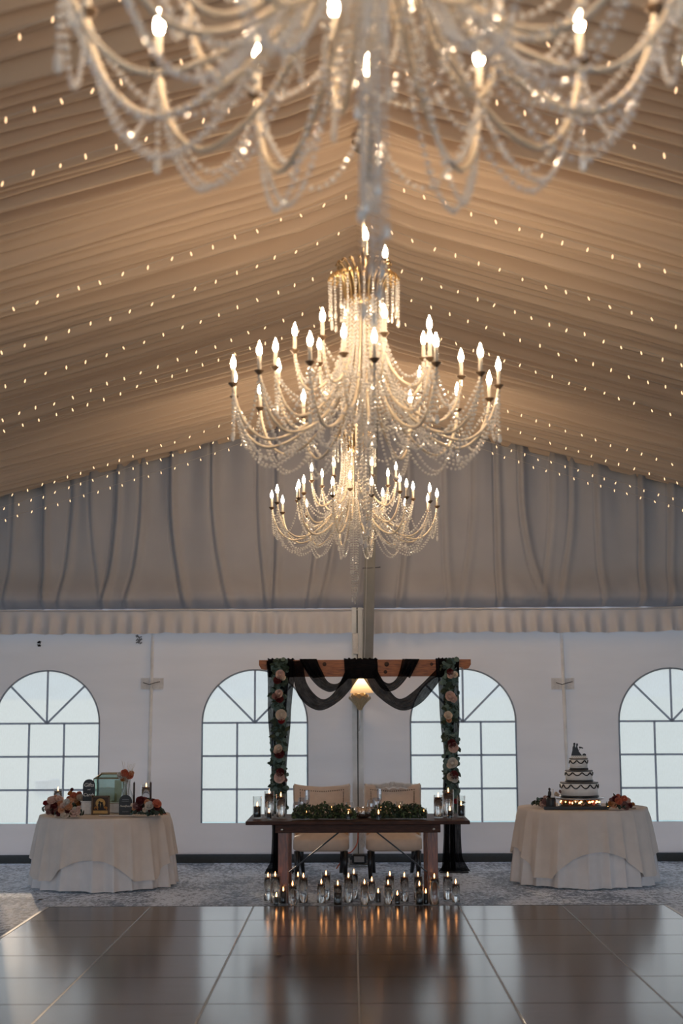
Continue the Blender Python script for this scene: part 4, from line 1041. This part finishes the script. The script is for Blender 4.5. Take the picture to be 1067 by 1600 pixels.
ec = [(-.02, -.02, .005, 'sign_white'), (.04, .02, .02, 'cream_rose')]
for dx, dy_, a_, mm in ec: MB().box((dx, dy_, z0 + .085), (.17, .004, .13), M=Matrix.Rotation(.2 + a_ * 8, 3, 'X') @ Matrix.Rotation(a_ * 5, 3, 'Y')).build('envelope', mm, cb)
# framed picture
b = oy(157, TC.y - .02); b.z = CZ + .001; s = b.y / F; fw, fh = 28 * s, 28.5 * s
fr = thing('framed_picture', 'square wooden framed picture of dark figures against a golden moon', 'picture', b)
for dx, dz, w_, h_ in ((0, fh - .009, fw, .018), (0, .006, fw, .012), (-fw / 2 + .009, fh / 2, .018, fh), (fw / 2 - .009, fh / 2, .018, fh)): MB().box((dx, 0, dz), (w_, .022, h_), bevel=.003).build('frame_rail', 'frame_brown', fr)
MB().box((0, .004, fh / 2), (fw - .02, .006, fh - .02)).build('backing', 'art_dark', fr)
MB().box((0, -.006, .026), (fw - .036, .004, .028)).build('plaque', 'frame_gold', fr)
Rx = Matrix.Rotation(pi / 2, 3, 'X')
MB().lathe([(.048, 0), (.048, .003), (.001, .003)], 28, c=(-.002, .002, fh * .60), M=Rx).build('moon', 'art_moon', fr)
fg = MB()
for dx, hgt, wd in ((-.014, .088, .030), (.016, .080, .034)):
    fg.prism([(dx - wd / 2, .045), (dx + wd / 2, .045), (dx + wd * .42, .045 + hgt * .45), (dx + wd * .30, .045 + hgt * .72), (dx - wd * .30, .045 + hgt * .72), (dx - wd * .42, .045 + hgt * .45)], -.0045, -.002)
    fg.lathe([(.012, 0), (.012, .002), (.001, .002)], 12, c=(dx + (.004 if dx < 0 else -.004), -.002, .045 + hgt * .85), M=Rx)
fg.build('figures', 'art_black', fr)
fl = MB(); rnd = random.Random(3)
for k in range(16): fl.lathe([(rnd.uniform(.004, .010), 0), (.004, .002), (.0005, .002)], 7, c=(rnd.choice((-1, 1)) * rnd.uniform(.022, .062), -.005, rnd.uniform(.048, .075)), M=Rx)
fl.build('flower_border', 'art_flower', fr, kind='stuff')
# second sign
b = oy(196, TC.y - .05); b.z = CZ + .001; s = b.y / F; wS, hS = 20 * s, 30 * s
sg = thing('arched_sign', 'small black arched sign with thin white script beside the burgundy bouquet', 'sign', b)
MB().prism(arched(wS, hS), -.004, .004).build('board', 'sign_black', sg); MB().box((0, .02, .006), (wS * .8, .05, .012)).build('stand', 'sign_black', sg)
for z_, w_ in ((.76, .45), (.68, .5), (.16, .42)):
    lm = MB()
    for k in range(9): lm.box((-w_ * wS / 2 + w_ * wS * k / 8, -.0045, hS * z_), (w_ * wS / 12, .001, .004))
    lm.build('lettering', 'sign_grey', sg)
MB().tube(cat_rom([Vector((-.052 + .104 * k / 16, -.0055, hS * .42 + (.010 if k % 2 else -.006) * (1.4 if k in (1, 8, 9) else .8))) for k in range(17)], 4), .0016, 4).build('lettering', 'sign_white', sg)
# guest book
b = onc(183, 1274); b.z = CZ + .001; t = thing('guest_book', 'flat pink guest book in front of the small black sign', 'book', (b.x, b.y + .035, CZ + .001))
t.location = (at(183, 1274, TC.y - .22).x, TC.y - .22, CZ + .001)
MB().box((0, 0, .002), (.36, .05, .004)).build('cover', 'pink_book', t); MB().box((0, 0, .006), (.35, .046, .004)).build('pages', 'sign_white', t)
# vase with flowers
b = oy(198, TC.y + .12); s = b.y / F
t = thing('flower_vase', 'clear glass vase of white and coral flowers behind the small sign', 'vase', b)
hv = at(197, 1219, b.y).z - CZ
MB().lathe([(.055, .002), (.06, .01), (.06, hv * .55), (.035, hv * .75), (.04, hv), (.036, hv), (.03, hv * .75), (.055, hv * .55), (.055, .014), (.001, .012)], 20, cap=False).build('glass', 'glass', t)
for x, y, c, r in ((195, 1208, 'coral', 6), (203, 1212, 'coral', 6), (190, 1213, 'white_rose', 5), (198, 1215, 'white_rose', 5), (193, 1217, 'orange_rose', 4.5), (206, 1208, 'peach', 4), (187, 1210, 'white_rose', 4)):
    p = at(x, y, b.y) - b; rose(t, c, p + Vector((0, -.02, 0)), r * s, (p.x * 5, -1, .4)); MB().tube([(p.x * .2, 0, .05), (p.x * .6, 0, hv), p], .002, 5).build('stem', 'stem_green', t)
sp = MB(); rnd = random.Random(8)
for k in range(12): sp.tube([(rnd.uniform(-.02, .02), 0, hv * .9), (rnd.uniform(-.07, .09), rnd.uniform(-.04, .04), hv + rnd.uniform(.10, .19))], .0022, 4)
sp.build('pampas_sprigs', 'white_rose', t, kind='stuff')
# taper candles and glass cylinder
for px, yt, yb, dy_, lab in ((209, 1222, 1264, .14, 'dark taper candle beside the flower vase'), (235, 1222, 1262, .16, 'dark taper candle rising behind the burgundy bouquet')):
    b = oy(px, TC.y + dy_); h = at(px, yt, b.y).z - CZ; t = thing('taper_candle', lab, 'candle', b)
    MB().lathe([(.011, .018), (.0095, h - .01), (.004, h)], 12).build('taper', 'taper_dark', t); MB().lathe([(.035, 0), (.032, .008), (.014, .014), (.014, .03)], 14).build('holder', 'black_metal', t); MB().tube([(0, 0, h), (.002, 0, h + .010)], .0012, 4).build('wick', 'art_black', t)
b = oy(228, TC.y + .32); h = at(228, 1226, b.y).z - CZ; candle(b, .052, h, 'float', 'floating candle in a glass cylinder behind the burgundy bouquet')
b = oy(253, TC.y - .02); b.z = CZ + .007; t = thing('pen', 'slim coral pen lying at the table edge near the burgundy bouquet', 'pen', b)
MB().tube([(-.06, 0, 0), (.05, -.03, 0)], .006, 8).build('barrel', 'coral', t); MB().tube([(.05, -.03, 0), (.064, -.034, 0)], [.006, .001], 8).build('tip', 'gold', t)
# loose sprigs with white blossom at the box
for px, py, lab in ((137, 1264, 'small sprig of white blossom beside the wooden framed picture'), (178, 1256, 'small sprig of white blossom between picture and small sign')):
    rnd = random.Random(px); b = onc(px, py + 6); b.z = CZ; t = thing('blossom_sprig', lab, 'flowers', b)
    st = MB(); pn = []; bl_ = MB()
    for k in range(7):
        e = Vector((rnd.uniform(-.06, .06), rnd.uniform(-.03, .03), rnd.uniform(.03, .11))); st.tube([(0, 0, .008), e * .5 + Vector((0, 0, .008)), e], .002, 4); pn += [(e * rnd.uniform(.4, 1) + Vector((0, 0, .012)), (0, -1, .3)) for _ in range(4)]
        for _ in range(3): c = e + Vector((rnd.uniform(-.015, .015), rnd.uniform(-.01, .01), rnd.uniform(-.01, .015))); bl_.add([c + v * .007 for v in ICV], ICF)
    st.build('stem', 'stem_green', t); leaf_cloud(pn, .03, rnd).build('foliage', 'box_leaf', t, kind='stuff'); bl_.build('blossom', 'white_rose', t, kind='stuff')

# ------------------------------------------------------------------ cake table
CZ, TC = CZR, TCR
cy = TC.y - .02; s = cy / F
ccx = at(905, 1240, cy).x
zb_ = at(905, 1246, cy).z - CZ
st = thing('cake_stand', 'round silver cake board raised on a lit greenery-filled glass drum', 'cake stand', (ccx, cy, CZ))
Rb = 38 * s
MB().lathe([(Rb * .86, .002), (Rb * .86, .012), (Rb * .84, .012), (Rb * .84, zb_ - .012), (Rb * .86, zb_ - .012)], 36, cap=False).build('drum', 'glass', st)
MB().lathe([(Rb * .86, 0), (Rb * .86, .03), (.001, .03)], 36).build('drum_base', 'black_wax', st)
MB().lathe([(Rb, zb_ - .012), (Rb, zb_), (.001, zb_)], 40).build('board', 'cake_board', st)
rnd = random.Random(12)
pn = [(Vector((Rb * .78 * sqrt(rnd.random()) * cos(a), Rb * .78 * sqrt(rnd.random()) * sin(a), rnd.uniform(.04, zb_ - .03))), (cos(a), sin(a), .3)) for a in [rnd.uniform(0, 2 * pi) for _ in range(420)]]
leaf_cloud(pn, .04, rnd).build('foliage', 'dark_leaf', st, kind='stuff')
for k in range(9):
    a = -pi / 2 + (k - 4) * .34; rose(st, ('peach', 'orange_rose', 'coral', 'cream_rose')[k % 4], (Rb * .70 * cos(a), Rb * .70 * sin(a), .055 + .03 * (k % 2)), .028, (cos(a), sin(a), .2))
FT = MB().lathe([(.0005, -.008), (.0075, 0), (.0005, .010)], 8).mesh('fairy_bulb', 'fairy_table')
for k in range(26):
    a = -pi / 2 + rnd.uniform(-1.4, 1.4); link('fairy_bulb', FT, st, (Rb * .80 * cos(a), Rb * .80 * sin(a), rnd.uniform(.05, zb_ - .03)))
ck = thing('wedding_cake', 'three-tier white wedding cake with black swag piping', 'cake', (ccx, cy, CZ + zb_ + .001))
tiers = [(28.5, 1243, 1220), (20.5, 1220, 1202), (13.5, 1202, 1184)]
z0 = 0.0
for k, (rp, y0, y1) in enumerate(tiers):
    r = rp * s; h = (y0 - y1) * s * 1.0
    tr = MB().lathe([(r, z0), (r, z0 + h - .006), (r - .006, z0 + h), (.001, z0 + h)], 40).build('tier', 'icing', ck)
    MB().lathe([(r + .001, z0 + .001), (r + .008, z0 + .004), (r + .008, z0 + .022), (r + .001, z0 + .024)], 40, cap=False).build('ribbon', 'black_icing', tr)
    NS = (12, 9, 7)[k]
    MB().tube([(r * 1.0 * cos(a), r * 1.0 * sin(a), z0 + h - .004) for a in [2 * pi * i / 40 for i in range(40)]], .006, 6, closed=True).build('rim_piping', 'black_icing', tr)
    pts = [((r + .004) * cos(a), (r + .004) * sin(a), z0 + h - .016 - .042 * (h / .16) * abs(sin(a * NS / 2 + .4)) ) for a in [2 * pi * i / (NS * 12) for i in range(NS * 12)]]
    MB().tube(pts, .0062, 6, closed=True).build('swag_piping', 'black_icing', tr)
    z0 += h
tp = thing('cake_topper', 'black silhouette cake topper of an embracing couple with white script base', 'cake topper', (ccx, cy, CZ + zb_ + .001 + z0))
q = s
def sil(pts, yoff=0, mname='black_icing', nm='silhouette'): return MB().prism([((x - 905) * q, (1184 - y) * q) for x, y in pts], yoff - .0015, yoff + .0015).build(nm, mname, tp)
sil([(894, 1180), (896, 1172), (896.5, 1167), (898, 1164), (897.5, 1161.5), (899.2, 1160), (901, 1161), (901, 1163.5), (900.2, 1165), (901.5, 1168), (901.5, 1174), (902, 1180)])
sil([(901, 1180), (901.2, 1173), (901.5, 1168), (902, 1165), (902.2, 1162), (903.5, 1160.8), (905, 1162), (904.8, 1164.5), (904, 1166), (905, 1170), (906.5, 1174), (911, 1180)], .003)
sil([(906, 1167.5), (907, 1166), (911, 1167), (913, 1168), (912.5, 1169.5), (910, 1168.8), (907.5, 1169)], 0)
sil([(911, 1180), (912, 1177), (915, 1176.5), (917, 1178), (917, 1180)], 0)
MB().tube([((x - 905) * q, 0, (1184 - y) * q) for x, y in ((905, 1174), (906.5, 1171), (908, 1169))], .0015, 4).build('stake', 'black_icing', tp)
sil([(893, 1184), (893, 1180), (918, 1180), (918, 1184)], 0, 'sign_white', 'script_base')
MB().tube(cat_rom([Vector(((894 + 23 * k / 14 - 905) * q, -.003, (1184 - 1182 - (.9 if k % 2 else -.9)) * q)) for k in range(15)], 3), .0016, 4).build('lettering', 'sign_grey', tp)
# serving tray and figurine, flowers on the cake table
t = thing('serving_tray', 'long black tray in front of the lit cake drum', 'tray', (at(900, 1268, cy - .32).x, cy - .32, CZ))
wT = 96 * s
MB().box((0, 0, .004), (wT, .06, .008), bevel=.002).build('base', 'black_wax', t)
for yy in (-.028, .028): MB().box((0, yy, .018), (wT, .005, .022)).build('rim', 'black_wax', t)
for xx in (-wT / 2, wT / 2): MB().box((xx, 0, .018), (.005, .06, .022)).build('rim', 'black_wax', t)
b = oy(861, cy - .18); t = thing('couple_figurine', 'small dark and ivory couple figurine on the cake table', 'figurine', b)
s2 = b.y / F; hB = at(862, 1246, b.y).z - CZ
MB().lathe([(.045, 0), (.048, .01), (.048, hB - .02), (.04, hB), (.001, hB)], 20).build('pedestal', 'black_wax', t)
MB().lathe([(.014, 0), (.018, .03), (.015, .055), (.006, .066), (.010, .072), (.012, .082), (.008, .092), (.001, .095)], 12, c=(-.012, 0, hB)).build('groom', 'black_icing', t)
MB().lathe([(.026, 0), (.020, .02), (.010, .044), (.013, .058), (.005, .064), (.009, .070), (.010, .078), (.001, .086)], 12, c=(.018, 0, hB)).build('bride', 'icing', t)
bouquet('flower_cluster', 'blush and dusty rose cluster behind the couple figurine', 845, 1262, [(849, 1252, 'dusty', 5), (846, 1256, 'blush', 5), (856, 1246, 'burgundy', 4), (853, 1250, 'cream_rose', 4), (848, 1260, 'blush', 5), (856, 1258, 'dusty', 4), (869, 1241, 'cream_rose', 4)], 24, 21, .07, 'flowers')
bouquet('flower_cluster', 'coral and burgundy rose cluster with sage leaves beside the cake drum', 968, 1266, [(959, 1248, 'burgundy', 5), (963, 1251, 'coral', 6), (972, 1247, 'coral', 5), (978, 1250, 'blush', 4.5), (970, 1255, 'dusty', 5), (975, 1261, 'dusty', 5.5), (956, 1257, 'peach', 5), (952, 1255, 'orange_rose', 4.5), (981, 1258, 'burgundy', 4)], 60, 22, .095, 'flowers')
for px, py, lab in ((950, 1256, 'lit tea light in a small glass between drum and coral roses'),):
    b = onc(px, py + 9); b.z = CZ; candle(b, .022, .055, 'pillar', lab, fill=.4)
b = onc(988, 1265); b.z = CZ; t = thing('cake_knife', 'dark cake knife lying on the cloth beside the coral roses', 'knife', b)
MB().box((0, 0, .006), (.07, .012, .008), bevel=.002).build('handle', 'black_wax', t); MB().box((-.08, 0, .006), (.10, .016, .002)).build('blade', 'cake_board', t)
# a few fallen leaves
for px, py, lab in ((62, 1407, 'dry brown leaf on the carpet by the card table'), (434, 1498, 'small dark leaf scrap on the dance floor')):
    b = on(px, py); b.z = .026 if py > 1425 else .004
    tag(MB().add([(-.03, 0, 0), (0, -.02, .006), (.04, 0, .002), (.005, .02, .008)], [(0, 1, 2), (0, 2, 3)]).build('dry_leaf', 'frame_brown', loc=b), lab, 'leaf')
